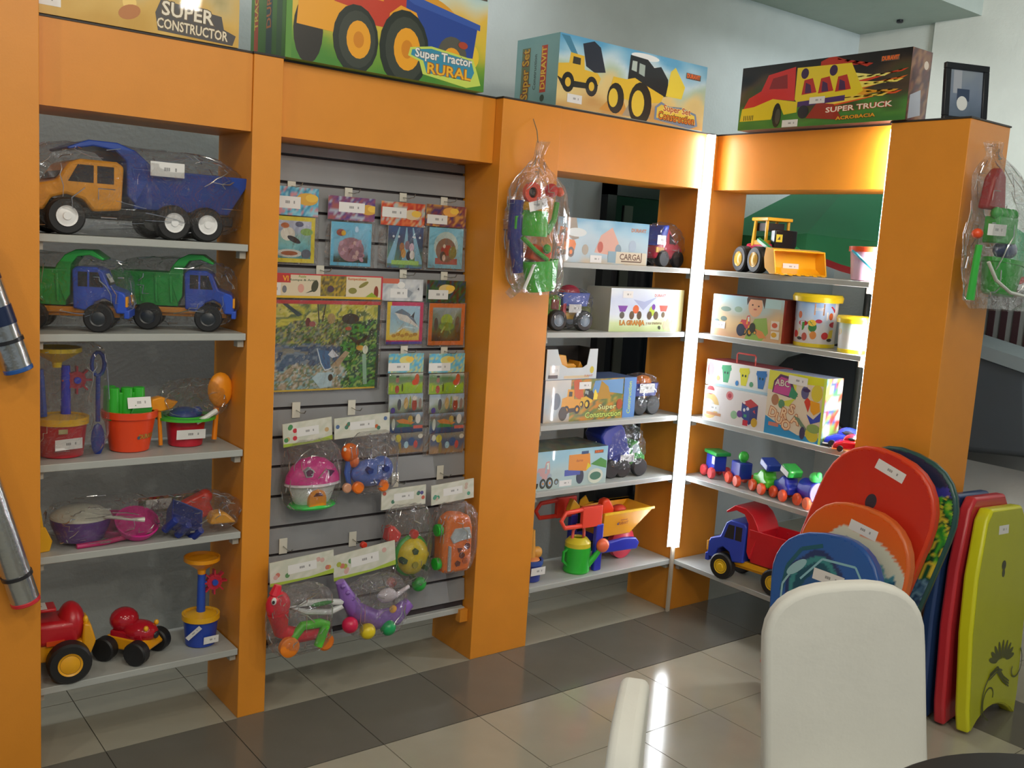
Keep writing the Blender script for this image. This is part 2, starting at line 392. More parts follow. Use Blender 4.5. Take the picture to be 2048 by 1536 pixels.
def dump_truck(root, L, cab, bed, chas, hub, hubw=None, axles=(.30, -.14, -.34), wr=.115, wrap_=True, lights=None, bar=None, seed=1, canopy=True, win=None, tire=None, hood=False, wd=.17, zs=1, wrt=(1.0, 1.0, 1.0)):
    ZM = Matrix.Diagonal((1, 1, zs, 1))
    def MB():
        q = globals()['MB'](); q.M = ZM; return q
    s = L; W = win or DARK
    MB().box(-.46, .42, -.1, .1, .12, .2).box(-.3, .3, -wd*.8, wd*.8, .15, .2).build('chassis', pl(chas), root, scale=s, bevel=.008)
    cp = [(.08, .19), (.07, .50), (.10, .53), (.25, .53), (.30, .50), (.35, .37), (.46, .33), (.48, .28), (.48, .16), (.40, .16), (.37, .25), (.31, .28), (.24, .25), (.2, .17)]
    MB().prism(cp, -wd, wd).build('cab', pl(cab), root, scale=s, bevel=.012)
    for y in (-wd-.002, wd-.002):
        MB().box(.115, .185, y, y+.004, .37, .49).build('side_window', W, root, scale=s)
        MB().prism([(.2, .37), (.2, .49), (.265, .49), (.305, .37)], y, y+.004).build('side_window', W, root, scale=s)
    MB().prism([(.283, .50), (.347, .385), (.352, .388), (.289, .503)], -wd*.8, wd*.8).build('windshield', W, root, scale=s)
    MB().box(.46, .50, -wd, wd, .12, .19).build('bumper', pl(bar or cab), root, scale=s, bevel=.008)
    for y in (-wd*.75, wd*.75): MB().box(.47, .488, y-.045, y+.045, .215, .30).build('headlight', pl(lights or 'e8a020'), root, scale=s, bevel=.004)
    m = MB(); m.tub(-.42, .02, -wd*.85, wd*.85, .21, .50, .10, .035, .012, .02)
    for k in range(4):
        x = -.40+k*.12; m.prism([(x, .24), (x+.02, .24), (x+.01, .47), (x-.015, .47)], -wd*.85-.035, -wd*.85-.015)
    if canopy: m.prism([(.02, .24), (-.06, .49), (-.04, .54), (.02, .62), (.10, .665), (.22, .665), (.31, .60), (.30, .585), (.20, .625), (.11, .61), (.06, .54), (.055, .30)], -wd*1.0, wd*1.0)
    m.build('tipper_bed', pl(bed), root, scale=s, bevel=.006)
    for x in axles:
        for y in (-wd*.93, wd*.93): wheel(root, x, y, wr, wr, .075, hub, tire, s=s, hubw=hubw)
    if wrap_: wrap(root, (.545*s*wrt[0], .235*s*wrt[1], .335*s*zs*wrt[2]), (-.01*s, 0, .338*s*zs*wrt[2]), seed)

# ------------------------------------------------------------------ the room
def wall_paint(key, col):
    return mat(key, col, .75, bump=.15, bscale=60)
TX, TY = .3775, .385
tile_l = mat('floor_tile_beige', 'a9a594', .13, spec=.6); tile_d = mat('floor_tile_grey', '6c6960', .14, spec=.6)
grout = mat('grout', '55524a', .7)
fl = struct(MB().box(-4.9, 2.1, -6.0, .75, -.03, -.004).build('floor', grout))
meshes = {}
def tile(i, j):
    x0 = -.985+TX*i; y0 = -.40+TY*j
    dark = (j == 0) or (j < 0 and i == 3)
    if j == 0: y0 = -.398
    y1 = y0+(TY if j else .398)
    if j > 0: y0 = (j-1)*TY; y1 = y0+TY
    x1 = min(x0+TX, 2.1); y1 = min(y1, .75)
    if x0 > 2.05 or y0 > .74: return
    k = (round(x1-x0, 4), round(y1-y0, 4), dark)
    if k not in meshes:
        g = .0015; q = MB().box(g, k[0]-g, g, k[1]-g, -.004, 0)
        o = q.build('tile', tile_d if dark else tile_l, fl, bevel=0); meshes[k] = o.data
    else:
        o = bpy.data.objects.new('tile', meshes[k]); C.objects.link(o); o.parent = fl
    o.location = (x0, y0, 0)
for j in range(-9, 3):
    for i in range(-8, 9): tile(i, j)

W_B = wall_paint('paint_back_wall', 'b9c1c1'); W_R = wall_paint('paint_right_wall', 'cfcfc7'); W_C = wall_paint('paint_ceiling', 'a8b0a8')
struct(MB().box(-4.9, 2.2, .75, .85, 0, 3.2).build('wall_back', W_B))
struct(MB().box(2.1, 2.2, -6, .75, 0, 3.2).build('wall_right', W_R))
struct(MB().box(2.075, 2.1, -6, .25, 0, 3.2).build('trim_1', wall_paint('paint_wall_step', 'd8d7ce')))  # slightly lighter, raised stretch of the right wall
struct(MB().box(-4.9, 2.1, -6, .75, 3.2, 3.25).build('ceiling', W_C))
sf = struct(MB().box(-4.9, 2.1, -.02, .75, 3.03, 3.2).build('trim_2', W_C))
p = at(1800, 40, z=3.03)
tag(MB().cyl((p.x, p.y, 3.018), (p.x, p.y, 3.03), .018).lathe([(.012, 3.012), (.02, 3.018)], 20, Matrix.Translation((p.x, p.y, 0))).build('ceiling_sensor', DARK), 'small dark round sensor on the ceiling soffit, above the right corner', 'sensor')

# dark glazed door in the back wall, seen through the open shelves
dx0, dx1, dz = .075, 1.03, 1.965
d = struct(MB().box(dx0, dx0+.06, .70, .75, 0, dz).box(dx1-.06, dx1, .70, .75, 0, dz).box(dx0, dx1, .70, .75, dz-.06, dz).box(dx0, dx1, .70, .75, 0, .1).build('door_1', mat('door_frame_black', '14161a', .3)))
MB().box(dx0+.06, dx1-.06, .722, .73, .1, dz-.06).build('pane', mat('dark_glass', '181c22', .05, spec=.8), d)
MB().box(dx0+.13, dx0+.19, .712, .72, 1.0, 1.86).build('push_bar', mat('door_bar', '4a5048', .3), d)

# ------------------------------------------------------------------ display columns and bays
ORANGE = mat('orange_laminate', 'e0902a', .42, bump=.03, bscale=200)
BOARD = mat('dark_top_board', '2e2824', .5); SHELF = mat('shelf_grey', 'aeb2ae', .4); EDGE = mat('cream_edge', 'c8b088', .4)
H, HB, D = 2.15, 1.918, .276
def column(x0, x1, y0, y1, h, label, cap=True):
    t = thing('display_column', label, 'column', ((x0+x1)/2, (y0+y1)/2, 0), 0, 'orange columns of the shop fitting')
    hxw, hyw = (x1-x0)/2, (y1-y0)/2
    MB().box(-hxw, hxw, -hyw, hyw, 0, h).build('column_body', ORANGE, t, bevel=.0015)
    if cap: MB().box(-hxw-.003, hxw+.003, -hyw-.003, hyw+.003, h, h+.006).build('top_board', BOARD, t)
    return t
column(-3.25, -2.688, -.05, D, 2.55, 'orange column at the left edge with two silver rolls tied to it')
column(-2.073, -1.977, 0, D, H, 'narrow orange column left of the slatted hanging wall')
column(-1.122, -.844, 0, D, H, 'wide orange column with the bagged green beach toys hanging on it')
column(0, D, 0, D, H, 'orange corner column behind the glowing light tube')
cE = column(0, D, -1.1616, -.8628, H, 'orange end column the bodyboards lean against')
MB().box(-.003, -.0004, -.8628, -.8555, .02, HB).build('edge_strip', EDGE, cE)

SZ = [1.572, 1.293, .918, .645, .245]
def shelf_mat_(): return SHELF
NAMES = ['top', 'second', 'third', 'fourth', 'bottom']
def bay(where, hlabel, rz, x0, x1, rec, shelves=True, cut=0):
    """local frame: x along the run, y into the depth, z up"""
    t = thing('header_panel', hlabel, 'header panel', (0, 0, 0), rz, 'orange headers above the shelf bays')
    MB().box(x0, x1, rec, rec+.025, HB, H).build('header_board', ORANGE, t)
    MB().box(x0, x1, rec+.025, D, HB, HB+.018).build('header_soffit', ORANGE, t)
    MB().box(x0, x1, rec-.003, D, H, H+.006).build('top_board', BOARD, t)
    for k, z in enumerate(SZ if shelves else []):
        s_ = thing('shelf', '%s grey shelf board of the %s' % (NAMES[k], where), 'shelf', (0, 0, 0), rz, 'grey shelf boards')
        MB().box(x0+.002, x1-.002-cut, .002, D-.01, z-.022, z).build('shelf_board', SHELF, s_, bevel=.002)
        for bx in (x0+.012, x1-.012-cut):
            MB().box(bx-.01, bx+.01, .02, .05, z-.045, z-.0225).build('shelf_bracket', mat('bracket_white', 'b0aca0', .4), s_)
bay('left bay', 'orange header over the left shelf bay', 0, -2.687, -2.074, .008)
bay('', 'orange header over the grey slatted wall', 0, -1.976, -1.123, .045, False)
bay('middle bay, left of the light tube', 'orange header left of the light tube with white glow', 0, -.843, -.001, .006)
bay('right wing, right of the light tube', 'orange header right of the light tube, over the wing', -PI/2, .001, .8625, .05, True, .016)
sw = thing('slatted_wall', 'grey slatted hanging wall full of puzzles and bagged baby toys', 'display wall', (0, 0, 0))

# slatwall, leaning slightly forward at its foot
GZ = [1.918, 1.879, 1.786, 1.69, 1.597, 1.504, 1.41, 1.317, 1.214, 1.12, 1.02, .922, .822, .72, .614, .518, .42, .32, .225]
SY = lambda z: .035+.0975*z
SLAT = mat('slat_grey', '8e9092', .35)
for z1, z0 in zip(GZ, GZ[1:]):
    a = math.atan(.0975); hh = (z1-z0)/2-.0045; zc = (z0+z1)/2
    o = MB().box(-1.975, -1.124, 0, .012, -hh, hh).build('slat', SLAT, sw, bevel=.001)
    o.location = (0, SY(zc), zc); o.rotation_euler = (-a, 0, 0)
MB().prism([(SY(.2)+.012, .2), (SY(1.915)+.012, 1.915), (SY(1.915)+.02, 1.915), (SY(.2)+.02, .2)], -1.974, -1.125, 'x').build('slat_backing', mat('groove_dark', '2e2628', .6), sw)
MB().box(-1.97, -1.13, .045, .27, .183, .205).build('bottom_ledge', SHELF, sw, bevel=.002)
MB().box(-1.16, -1.124, .03, .06, .15, .20).build('shelf_bracket', ORANGE, sw)

# ------------------------------------------------------------------ light tubes
LED = mat('led_glow', 'ffffff', .5, emit=('f2f8ff', 24)); TUBE = mat('tube_plate', 'c4b8a4', .4)
t = thing('light_tube', 'glowing white vertical light tube on the inner corner of the shelves', 'lamp', (0, 0, 0))
MB().box(-.022, -.004, -.012, -.002, 0, .31).build('cable_cover', TUBE, t)
MB().box(-.050, -.001, -.0035, -.001, .31, HB-.002).box(-.003, -.0005, -.034, -.0036, .31, 2.148).build('tube_plate', mat('shield_white', 'd8d8d4', .4), t)  # white plates added to shield the bays and widen the tube's glow
MB().cyl((-.026, -.024, .315), (-.026, -.024, 2.145), .016, None, 12).build('lit_tube', LED, t)
t = thing('light_tube', 'second light tube hidden behind the left edge of the end column', 'lamp', (.018, -.857, 0))
MB().box(-.004, .004, -.0055, -.0046, .5, 2.14).build('tube_plate', TUBE, t)
MB().cyl((0, 0, .52), (0, 0, 2.13), .0045, None, 10).build('lit_tube', mat('led_glow_strong', 'ffffff', .5, emit=('f4f8ff', 190)), t)

# ------------------------------------------------------------------ printed cartons
CARD = {}
def carton(name, label, loc, w_, d, h, rz, body, front=None, left=None, right=None, top=None, group=None, cat='box'):
    t = thing(name, label, cat, loc, rz, group)
    MB().box(0, w_, 0, d, 0, h).build('carton', mat('card_'+body, body, .45), t, bevel=.0008)
    if front: p = Print(w_/h); front(p, w_/h); p.build('printed_front', t, (0, 0, 0), (1, 0, 0), (0, 0, 1), h)
    if left: p = Print(d/h); left(p, d/h); p.build('printed_side', t, (0, d, 0), (0, -1, 0), (0, 0, 1), h)
    if right: p = Print(d/h); right(p, d/h); p.build('printed_side', t, (w_, 0, 0), (0, 1, 0), (0, 0, 1), h)
    if top: p = Print(w_/d); top(p, w_/d); p.build('printed_top', t, (0, 0, h), (1, 0, 0), (0, 1, 0), d)
    return t
TOPZ = H+.0065
def f(p, a):
    p.bg(paint([(0, 'c89a2c'), (.25, 'd8b050'), (.45, 'c8b478'), (.7, '6a6a34'), (1, '7a9ab0')], 7, 4, .16, 2), 40, 16)
    a0 = a; a = 2.42; X = a0-a
    art_dumper(p, .25+X, .22, 1.1, 'd8a830', '33402a')
    p.ell((.72*a+X)-.32, .22, .06, .07, 'f4d070').ell((.72*a+X)-.32, .14, .1, .06, 'b8702a', rot=.4)
    p.poly([((.70*a+X), .30), ((.93*a+X), .25), ((.94*a+X), .14), ((a+X)-.03, .1), ((a+X)-.06, .01), ((.69*a+X), .03), ((.68*a+X), .18)], '3c3a3c')
    p.text('SUPER', (.80*a+X), .22, .17, 'ece4d0', out='5a4a30', rot=-.03).text('CONSTRUCTOR', (.82*a+X), .085, .12, 'e8dcc0', out='5a4a30', rot=-.03, wid=.27*a)
    p.tag((.30*a+X), .12, .27, .1)
carton('toy_box', 'big yellow truck box with SUPER CONSTRUCTOR lettering on top of left bay', (-2.684, .0, TOPZ), .560, .25, .32, 0, 'b09850', f)
def f(p, a):
    p.bg(paint([(0, '4a8a34'), (.18, '7aa438'), (.3, 'd8c040'), (.5, 'e8c04c'), (.68, 'cfe0d0'), (.85, 'a8d4e4'), (1, '8ac0dc')], 6, 3, .13, 4, -.06), 44, 20)
    p.rect(0, 0, .05, 1, '5a9438').ell(.72*a, .62, .22, .07, 'e0a030', rot=-.3).ell(.9*a, .28, .12, .12, 'e8c838')
    art_tractor(p, .15, .17, 1.27, k=.64)
    p.poly([(.59*a, .26), (.70*a, .30), (.93*a, .26), (.96*a, .14), (.98*a, .05), (.90*a, .01), (.66*a, .06), (.64*a, .16), (.58*a, .19)], 'c8dc60')
    p.poly([(.60*a, .245), (.70*a, .28), (.92*a, .245), (.94*a, .15), (.92*a, .07), (.68*a, .075), (.66*a, .17), (.595*a, .2)], '3a90b0')
    p.text('Super Tractor', .77*a, .225, .10, 'f0f0ec', out='707c84', wid=.31*a).text('RURAL', .80*a, .115, .12, 'f0b830', out='a86018', wid=.24*a)
    logo(p, .90*a, .82, .10); p.tag(.66*a, .90, .26, .09, -.04); p.ell(.87*a, .36, .05, .03, 'b04830')
def fl_(p, a):
    p.bg(paint([(0, '4a8034'), (.5, '5a9440'), (1, '7aa44a')], 3, 5, .2, 3), 10, 16)
    p.rect(.1*a, .1, .22*a, .95, 'c05030').rect(.45*a, .05, .62*a, .95, '3a5a5c').rect(.75*a, .02, .9*a, .9, '48704a')
    p.text('TRACTOR', .16*a, .5, .1, 'e8c848', rot=PI/2).text('DURAVIT', .53*a, .5, .12, 'd8803a', rot=PI/2)
carton('toy_box', 'red tractor box with blue trailer picture on top of slatted bay', (-1.974, .0, TOPZ), .760, .27, .40, 0, '5a8a40', f, fl_)
def f(p, a):
    p.bg(paint([(0, 'c89a58'), (.2, 'dcc080'), (.42, 'e4cc88'), (.55, 'b8d0b8'), (.7, 'cfe4ec'), (.85, '8cc4e0'), (1, '5ea8d4')], 6, 4, .15, 6), 44, 18)
    p.poly([(.02, .98), (.1, .9), (.35, .62), (.42, .66), (.18, .98)], '4a88a8').ell(.55*a, .93, .3, .05, 'f0f4f4').ell(.62*a, .75, .16, .07, 'f0f4f4')
    p.poly([(.3*a-.1, .05), (.3*a+.15, .28), (.45*a-.1, .26), (.5*a-.1, .02)], 'cf9440').poly([(.42*a, .02), (.48*a, .3), (.62*a, .05)], 'a89880')
    art_dumper(p, -.02, .28, 1.08, 'e6bc3c', '2c3240', 1, .62); art_loader(p, 1.02, .16, 1.22, 'e8c038', '24282c', .62)
    p.poly([(.64*a, .05), (.64*a, .24), (.68*a, .33), (.74*a, .28), (.83*a, .30), (.94*a, .24), (.96*a, .06), (.9*a, .0)], '7888a0')
    p.poly([(.655*a, .08), (.655*a, .23), (.685*a, .29), (.74*a, .25), (.83*a, .27), (.93*a, .21), (.94*a, .08)], 'e8c850')
    p.text('Super Set', .80*a, .245, .13, 'b8502c', out='f0e0a0', wid=.20*a).text('Construction', .80*a, .12, .17, 'd87a28', out='3a2a20', wid=.27*a)
    logo(p, .90*a, .80, .095); p.tag(.11*a, .13, .28, .12)
def fl_(p, a):
    p.bg(paint([(0, '7a9c98'), (.5, '8aacaa'), (1, '7ea6a8')], 3, 4, .15, 5), 10, 12)
    p.rect(.14*a, .08, .34*a, .86, '6c7858').text('Super Set', .24*a, .48, .22, 'd8a430', rot=PI/2, out='8a3c20', wid=.72)
    p.rect(.60*a, .2, .74*a, .86, 'c0442c').text('DURAVIT', .67*a, .54, .15, 'f0c040', rot=PI/2, wid=.6).ell(.67*a, .12, .05, .05, '404a38').text('Construction', .47*a, .5, .09, '50605c', rot=PI/2, wid=.5)
carton('toy_box', 'light blue construction vehicle set box on top beside the corner', (-.885, -.01, TOPZ), .818, .26, .265, 0, '88a8a6', f, fl_)
def f(p, a):
    p.bg(paint([(0, '3c7a30'), (.16, '4a8834'), (.34, '3a4a24'), (.6, '4c3a26'), (.82, '241a18'), (1, '141012')], 6, 4, .2, 8), 44, 18)
    for x0, y0, x1, y1, c in ((.6, .45, .99, .62, 'e8701c'), (.62, .55, .99, .72, 'd8401c'), (.6, .5, .97, .58, 'f4e468'), (.6, .42, .95, .44, 'e8a428'), (.5, .9, .8, .84, 'b83018'), (.62, .62, .9, .68, 'f6ec80'), (.55, .3, .97, .42, 'e05018'), (.55, .33, .9, .40, 'f0d050')):
        p.poly([(x0*a, y0-.05), (x1*a, y1), (x1*a-.1, y1-.04), (x0*a+.2, y0+.12), (x0*a, y0+.05)], c)
    Q = lambda q: [(x*a, y) for x, y in q]
    p.poly(Q([(.36, .42), (.36, .90), (.68, .88), (.76, .46), (.72, .40), (.38, .36)]), 'e8d028').poly(Q([(.38, .30), (.38, .38), (.66, .42), (.66, .34)]), '4a2a6a')
    for x in (.40, .50, .60): p.poly(Q([(x, .48), (x+.01, .70), (x+.06, .72), (x+.09, .50)]), 'b82a24').poly(Q([(x+.02, .50), (x+.02, .66), (x+.05, .62), (x+.06, .50)]), '4a2450')
    for x in (.41, .58): p.ell(x*a, .80, .07, .08, '3a1a4a')
    p.poly(Q([(.02, .30), (.06, .50), (.14, .60), (.18, .84), (.35, .92), (.36, .40), (.24, .45), (.1, .34)]), 'd02c28').poly(Q([(.19, .62), (.21, .78), (.30, .82), (.31, .60)]), '8a1c20')
    p.poly(Q([(.01, .14), (.02, .34), (.1, .36), (.22, .46), (.30, .42), (.38, .38), (.38, .22), (.30, .20), (.28, .30), (.24, .34), (.22, .14)]), 'e4cc24')
    for k in range(6): p.rect((.035+.012*k)*a, .15, (.04+.012*k)*a, .23, '3a3020')
    p.ell(.255*a, .2, .085, .19, '1c1c1a').ell(.262*a, .18, .05, .12, '44443c').ell(.42*a, .22, .1, .1, '24202a')
    p.poly([(.44*a, .12), (.5*a, .34), (.6*a, .30), (.66*a, .06)], '9a2a18')
    p.text('SUPER TRUCK', .74*a, .225, .105, 'f2ead8', out='b83a1c', wid=.37*a, rot=.02).text('ACROBACIA', .73*a, .09, .07, 'e8a828', out='8a3c18', wid=.22*a, rot=.02)
    logo(p, .89*a, .88, .085); p.tag(.345*a, .06, .30, .11); p.tag(.5*a, .38, .28, .1)
def fr_(p, a):
    p.bg(patches(['5a2c24', '8a5a38', '4a2a2c', 'a0704a', '6a3430'], 3, 6, 3), 8, 14)
    p.poly([(.1*a, .02), (.1*a, .35), (.6*a, .45), (.7*a, .1)], 'b8c0d0').ell(.75*a, .8, .06, .06, 'e8d8c8')
carton('toy_box', 'dark box with flaming yellow and red SUPER TRUCK on right wing', (-.02, -.165, TOPZ), .762, .13, .252, -PI/2, '3a2420', f, None, fr_)

# photo frame on the end column
t = thing('photo_frame', 'small dark picture frame standing on the orange end column', 'picture frame', (.150, -1.06, H+.0065), 0, rot=(-.10, 0, -.42))
m = MB()
for b in ((-.09, .09, 0, .016, 0, .022), (-.09, .09, 0, .016, .188, .21), (-.09, -.068, 0, .016, .022, .188), (.068, .09, 0, .016, .022, .188)): m.box(*b)
m.build('frame', mat('frame_dark', '22262c', .35), t, bevel=.002)
p = Print(.81); p.bg(paint([(0, '5a6c80'), (.5, '7888a0'), (1, '8c98a4')], 3, 3, .2, 2), 6, 8).rect(.1, .5, .3, .98, 'a8b0bc').rect(.2, .35, .5, .6, '3c4c66').ell(.33, .3, .13, .15, 'dfe4e4')
p.build('picture', t, (-.069, .008, .02), (1, 0, 0), (0, 0, 1), .17)
MB().prism([(0.016, 0), (.016, .15), (.08, 0)], -.02, .02, 'x').build('easel_back', DARK, t)

# ---- cartons on the shelves left of the tube (bay three)
Z1, Z2, Z3, Z4, Z5 = SZ
def f(p, a):
    p.bg(paint([(0, 'c8b89c'), (.12, 'a8c0cc'), (.5, 'b4ccd8'), (.8, 'a0c8dc'), (1, '6aa8cc')], 6, 4, .12, 5), 36, 14)
    art_dumper(p, -.12, .14, .9, 'e07828', '8a8478'); p.rect(.08, .45, .13, .7, '7a3c1c').rect(.22, .45, .28, .7, '7a3c1c')
    p.ell(.2*a, .68, .3, .1, 'd4dcdc').ell(.30*a, .3, .1, .12, 'a8a090')
    p.poly([(.40*a, .25), (.46*a, .65), (.58*a, .85), (.66*a, .5), (.62*a, .2)], 'd8a898').ell(.46*a, .38, .09, .13, 'b85848').ell(.66*a, .35, .1, .12, '8098a8').ell(.82*a, .45, .12, .14, 'a8bcd0')
    p.rect(.55*a, .04, .64*a, .3, '88a8b8').rect(.64*a, .02, .99*a, .3, 'd4ccb8').text('CARGA', .80*a, .18, .2, '6a5448', out='d8c8b0', wid=.24*a).line([(.70*a, .08), (.93*a, .08), (.93*a, .3)], .03, '6a5448')
    p.text('DURAVIT', .88*a, .82, .12, 'c8805c'); p.tag(.42*a, .1, .36, .17)
carton('toy_box', 'pale blue box printed CARGA on top shelf near light tube', (-.800, .03, Z1), .505, .18, .175, 0, '9cb4c0', f)
def f(p, a):
    p.bg(paint([(0, 'b8d090'), (.2, 'd4e4b0'), (.3, 'dfe8f0'), (.7, 'c8d4ec'), (1, 'dfe8f0')], 5, 3, .08, 9), 24, 10)
    p.poly([(.3*a, .75), (.45*a, .7), (.62*a, .82), (.5*a, .62), (.44*a, .5)], 'a8b4d8').rect(.84*a, 0, a, 1, 'ece4a8').text('DURAVIT', .66*a, .85, .09, 'c8603a')
    for x, c1, c2 in ((.17, '7a44a8', 'd86a3a'), (.66, 'b8d040', '7a44a8')):
        if x < .3: p.poly([((x-.07)*a, .60), ((x+.06)*a, .60), ((x+.03)*a, .46), ((x-.04)*a, .46)], c1); p.ell((x-.01)*a, .38, .08, .08, '5a5650'); p.ell((x+.17)*a, .52, .1, .1, c2)
        else: p.ell((x-.10)*a, .48, .09, .12, c1); p.ell((x-.08)*a, .58, .06, .07, c2); p.poly([((x)*a, .62), ((x+.12)*a, .62), ((x+.1)*a, .48), ((x+.02)*a, .48)], 'd8584a'); p.ell((x+.06)*a, .4, .06, .07, '6a5a40')
        for dx in (.12, .22) if x < .3 else (-.13, -.04): p.ell((x+dx)*a, .38, .08, .10, '5c4c38')
    p.text('LA GRANJA', .3*a, .2, .15, 'd8963a', out='8a4a2c', wid=.34*a).text('y sus tractores', .60*a, .2, .10, '8a6a4a', wid=.22*a); p.ell(.68*a, .09, .04, .05, '40402a', rot=.7)
    for k in range(5): p.ell((.75+.04*k)*a, .15+.06*(k % 2), .05, .1, 'e0b898')
    p.tag(.22*a, .86, .32, .16)
carton('toy_box', 'white box with purple and red farm tractors on second shelf by tube', (-.486, .03, Z2), .440, .15, .182, 0, 'c4c4b8', f, lambda p, a: p.bg(paint([(0, 'aaa898'), (1, 'c0beb2')]), 2, 2))
def f(p, a):
    p.bg(patches(['8a8438', 'b89438', '6a7c3c', 'c8842c', '5c6a4a'], 7, 5, 5), 30, 16)
    p.bg(paint([(0, 'b8a890'), (.3, 'a8bcc8'), (1, 'd8d4cc')], 3, 3, .15, 3), 6, 8, 0, 0, .27*a, 1)
    p.poly([(.5*a, .65), (.53*a, .95), (.85*a, .98), (.85*a, .6), (.7*a, .66)], '6a98c8').poly([(.56*a, .5), (.6*a, .95), (.68*a, .8), (.72*a, .5)], 'b08830')
    art_dumper(p, .18*a, .2, .8, 'e0a030', 'c85a28'); art_loader(p, .38*a, .35, .42, 'dcb030'); p.ell(.12*a, .5, .14, .2, '5a7088').ell(.2*a, .2, .13, .17, '2c2e30').ell(.82*a, .35, .1, .13, 'a8502c')
    p.text('Super', .68*a, .30, .17, 'd0dc90', out='7a4c30', wid=.2*a).text('Construction', .64*a, .12, .19, 'c8d86a', out='4a6a2c', wid=.40*a)
    p.rect(.86*a, 0, a, 1, '5c88c4').text('Construction', .93*a, .5, .16, 'b8d060', rot=PI/2, wid=.8); p.tag(.42*a, .85, .38, .17)
carton('toy_box', 'yellow and green construction vehicles box under the white window box', (-.795, .045, Z3), .512, .17, .175, 0, '50628a', f)
def f(p, a):
    p.bg(paint([(0, 'a4b8b4'), (.35, 'b0ccd0'), (.8, '9cc8d8'), (1, '88bcd4')], 4, 3, .15, 7), 20, 10)
    art_tractor(p, .05, .12, .62, 'c8a0a0', '9cb0c0', None); p.ell(.62*a, .25, .13, .2, '3a4458').rect(.40*a, .3, .62*a, .46, '4a5cb0')
    p.poly([(.45*a, .45), (.45*a, .85), (.74*a, .85), (.76*a, .5), (.7*a, .38)], 'e0902a').poly([(.7*a, .4), (.72*a, .6), (.77*a, .5)], 'e0d030').text('duros', .6*a, .68, .1, 'a8502c')
    p.poly([(.76*a, .55), (.9*a, .7), (.99*a, .6), (.99*a, .4)], '4a9048').ell(.84*a, .22, .27, .2, 'd0d8c8').ell(.84*a, .22, .2, .11, '4a7c68').rect(.62*a, .84, .72*a, .92, '2c4a78'); logo(p, .87*a, .87, .09)
    p.tag(.42*a, .12, .42, .16)
def tp(p, a): p.bg(patches(['6a7a5c', '7a6450', '5c6e68', '8a8468'], 5, 2, 4), 16, 6)
carton('toy_box', 'sky blue box with tractor and orange panel on fourth shelf', (-.835, .025, Z4), .395, .20, .160, 0, '6a8c9c', f, None, None, tp)
# white window box with a yellow loader inside, standing on the construction box
t = thing('window_box', 'small white open window box holding a yellow loader toy', 'box', (-.790, .055, Z3+.1755))
WB = mat('card_white', 'ccd4d8', .45)
w_, d_, h_ = .275, .12, .125
m = MB().box(0, w_, .004, d_, 0, .003).box(0, w_, d_-.003, d_, .003, h_).box(0, .003, 0, d_, .003, h_).box(w_-.003, w_, 0, d_, .003, h_)
m.build('tray_box', mat('card_dark_inside', '2e2a28', .6), t)
pts = [(0, 0), (w_, 0), (w_, h_), (w_*.84, h_), (w_*.80, h_*.48), (w_*.72, h_*.38), (w_*.42, h_*.38), (w_*.30, h_*.5), (w_*.22, h_*.85), (w_*.2, h_), (0, h_)]
MB().prism(pts, -.003, 0).build('window_front', WB, t)
MB().prism([(.06, .028), (.06, .085), (.10, .098), (.13, .095), (.14, .06), (.175, .06), (.19, .05), (.175, .028)], .03, .08).build('loader_body', pl('e0a028'), t, bevel=.002)
MB().prism([(.19, .04), (.20, .07), (.215, .05), (.21, .03)], .02, .09).build('loader_bucket', pl('c88820'), t)
for x in (.08, .16): wheel(t, x, .035, .022, .018, .02, 'c88820')
p = Print(w_/h_); a = p.a
p.rect(.35*a, .03, .85*a, .12, 'd8c49c').text('DURAVIT', .84*a, .1, .09, 'c06040').ell(.9*a, .3, .09, .12, 'c8b840').tag(.16*a, .3, .42, .34); p.rect(.1, .05, .5, .16, '404048')
p.build('printed_front', t, (0, -.0032, 0), (1, 0, 0), (0, 0, 1), h_)

# ---- wing cartons and buckets
def wing(x, y, z): return (x, y, z)
def f(p, a):
    p.bg(paint([(0, 'c89c78'), (.35, 'd4b484'), (.6, 'b8a88c'), (.8, 'a8c0c0'), (1, '9cc4d0')], 4, 3, .12, 9), 30, 12)
    p.rect(.62*a, .78, .96*a, .98, 'a8c8c8').ell(.2*a, .66, .16, .06, '6a8478').ell(.38*a, .68, .12, .07, '88a08c').ell(.18*a, .42, .1, .06, '5c7068').ell(.08*a, .35, .08, .05, '6a8080')
    p.poly([(.5*a, 0), (.62*a, .5), (.78*a, .55), (.82*a, .2), (.74*a, 0)], '8aa850').poly([(.58*a, .3), (.74*a, .22), (.80*a, .08), (.70*a, .05)], 'd0844c')
    p.ell(.615*a, .80, .21, .26, 'd8a47c').poly([(.49*a, .95), (.50*a, .8), (.54*a, .95), (.70*a, .95), (.74*a, .75), (.75*a, 1), (.5*a, 1)], '4a3428')
    p.ell(.575*a, .82, .025, .02, '3a2a24').ell(.66*a, .80, .025, .02, '3a2a24').ell(.615*a, .72, .05, .02, 'b06050')
    art_tractor(p, .42*a, .14, .42, 'c04450', 'e0a030', None); p.ell(.44*a, .2, .13, .15, '2c3450').ell(.6*a, .28, .09, .12, '30302c')
    p.rect(.86*a, .08, .97*a, .26, 'e0d8c8').rect(.85*a, .3, .96*a, .5, 'd8cfc0').ell(.90*a, .18, .08, .06, 'd0a030').ell(.90*a, .4, .08, .06, 'c85a40'); p.tag(.12*a, .26, .38, .17)
carton('toy_box', 'beach truck box with a child playing on second shelf of wing', wing(.03, -.075, Z2), .378, .15, .178, -PI/2, '8a3a24', f, None, lambda p, a: p.bg(paint([(0, '8a3220'), (1, '6a2a20')]), 2, 4))
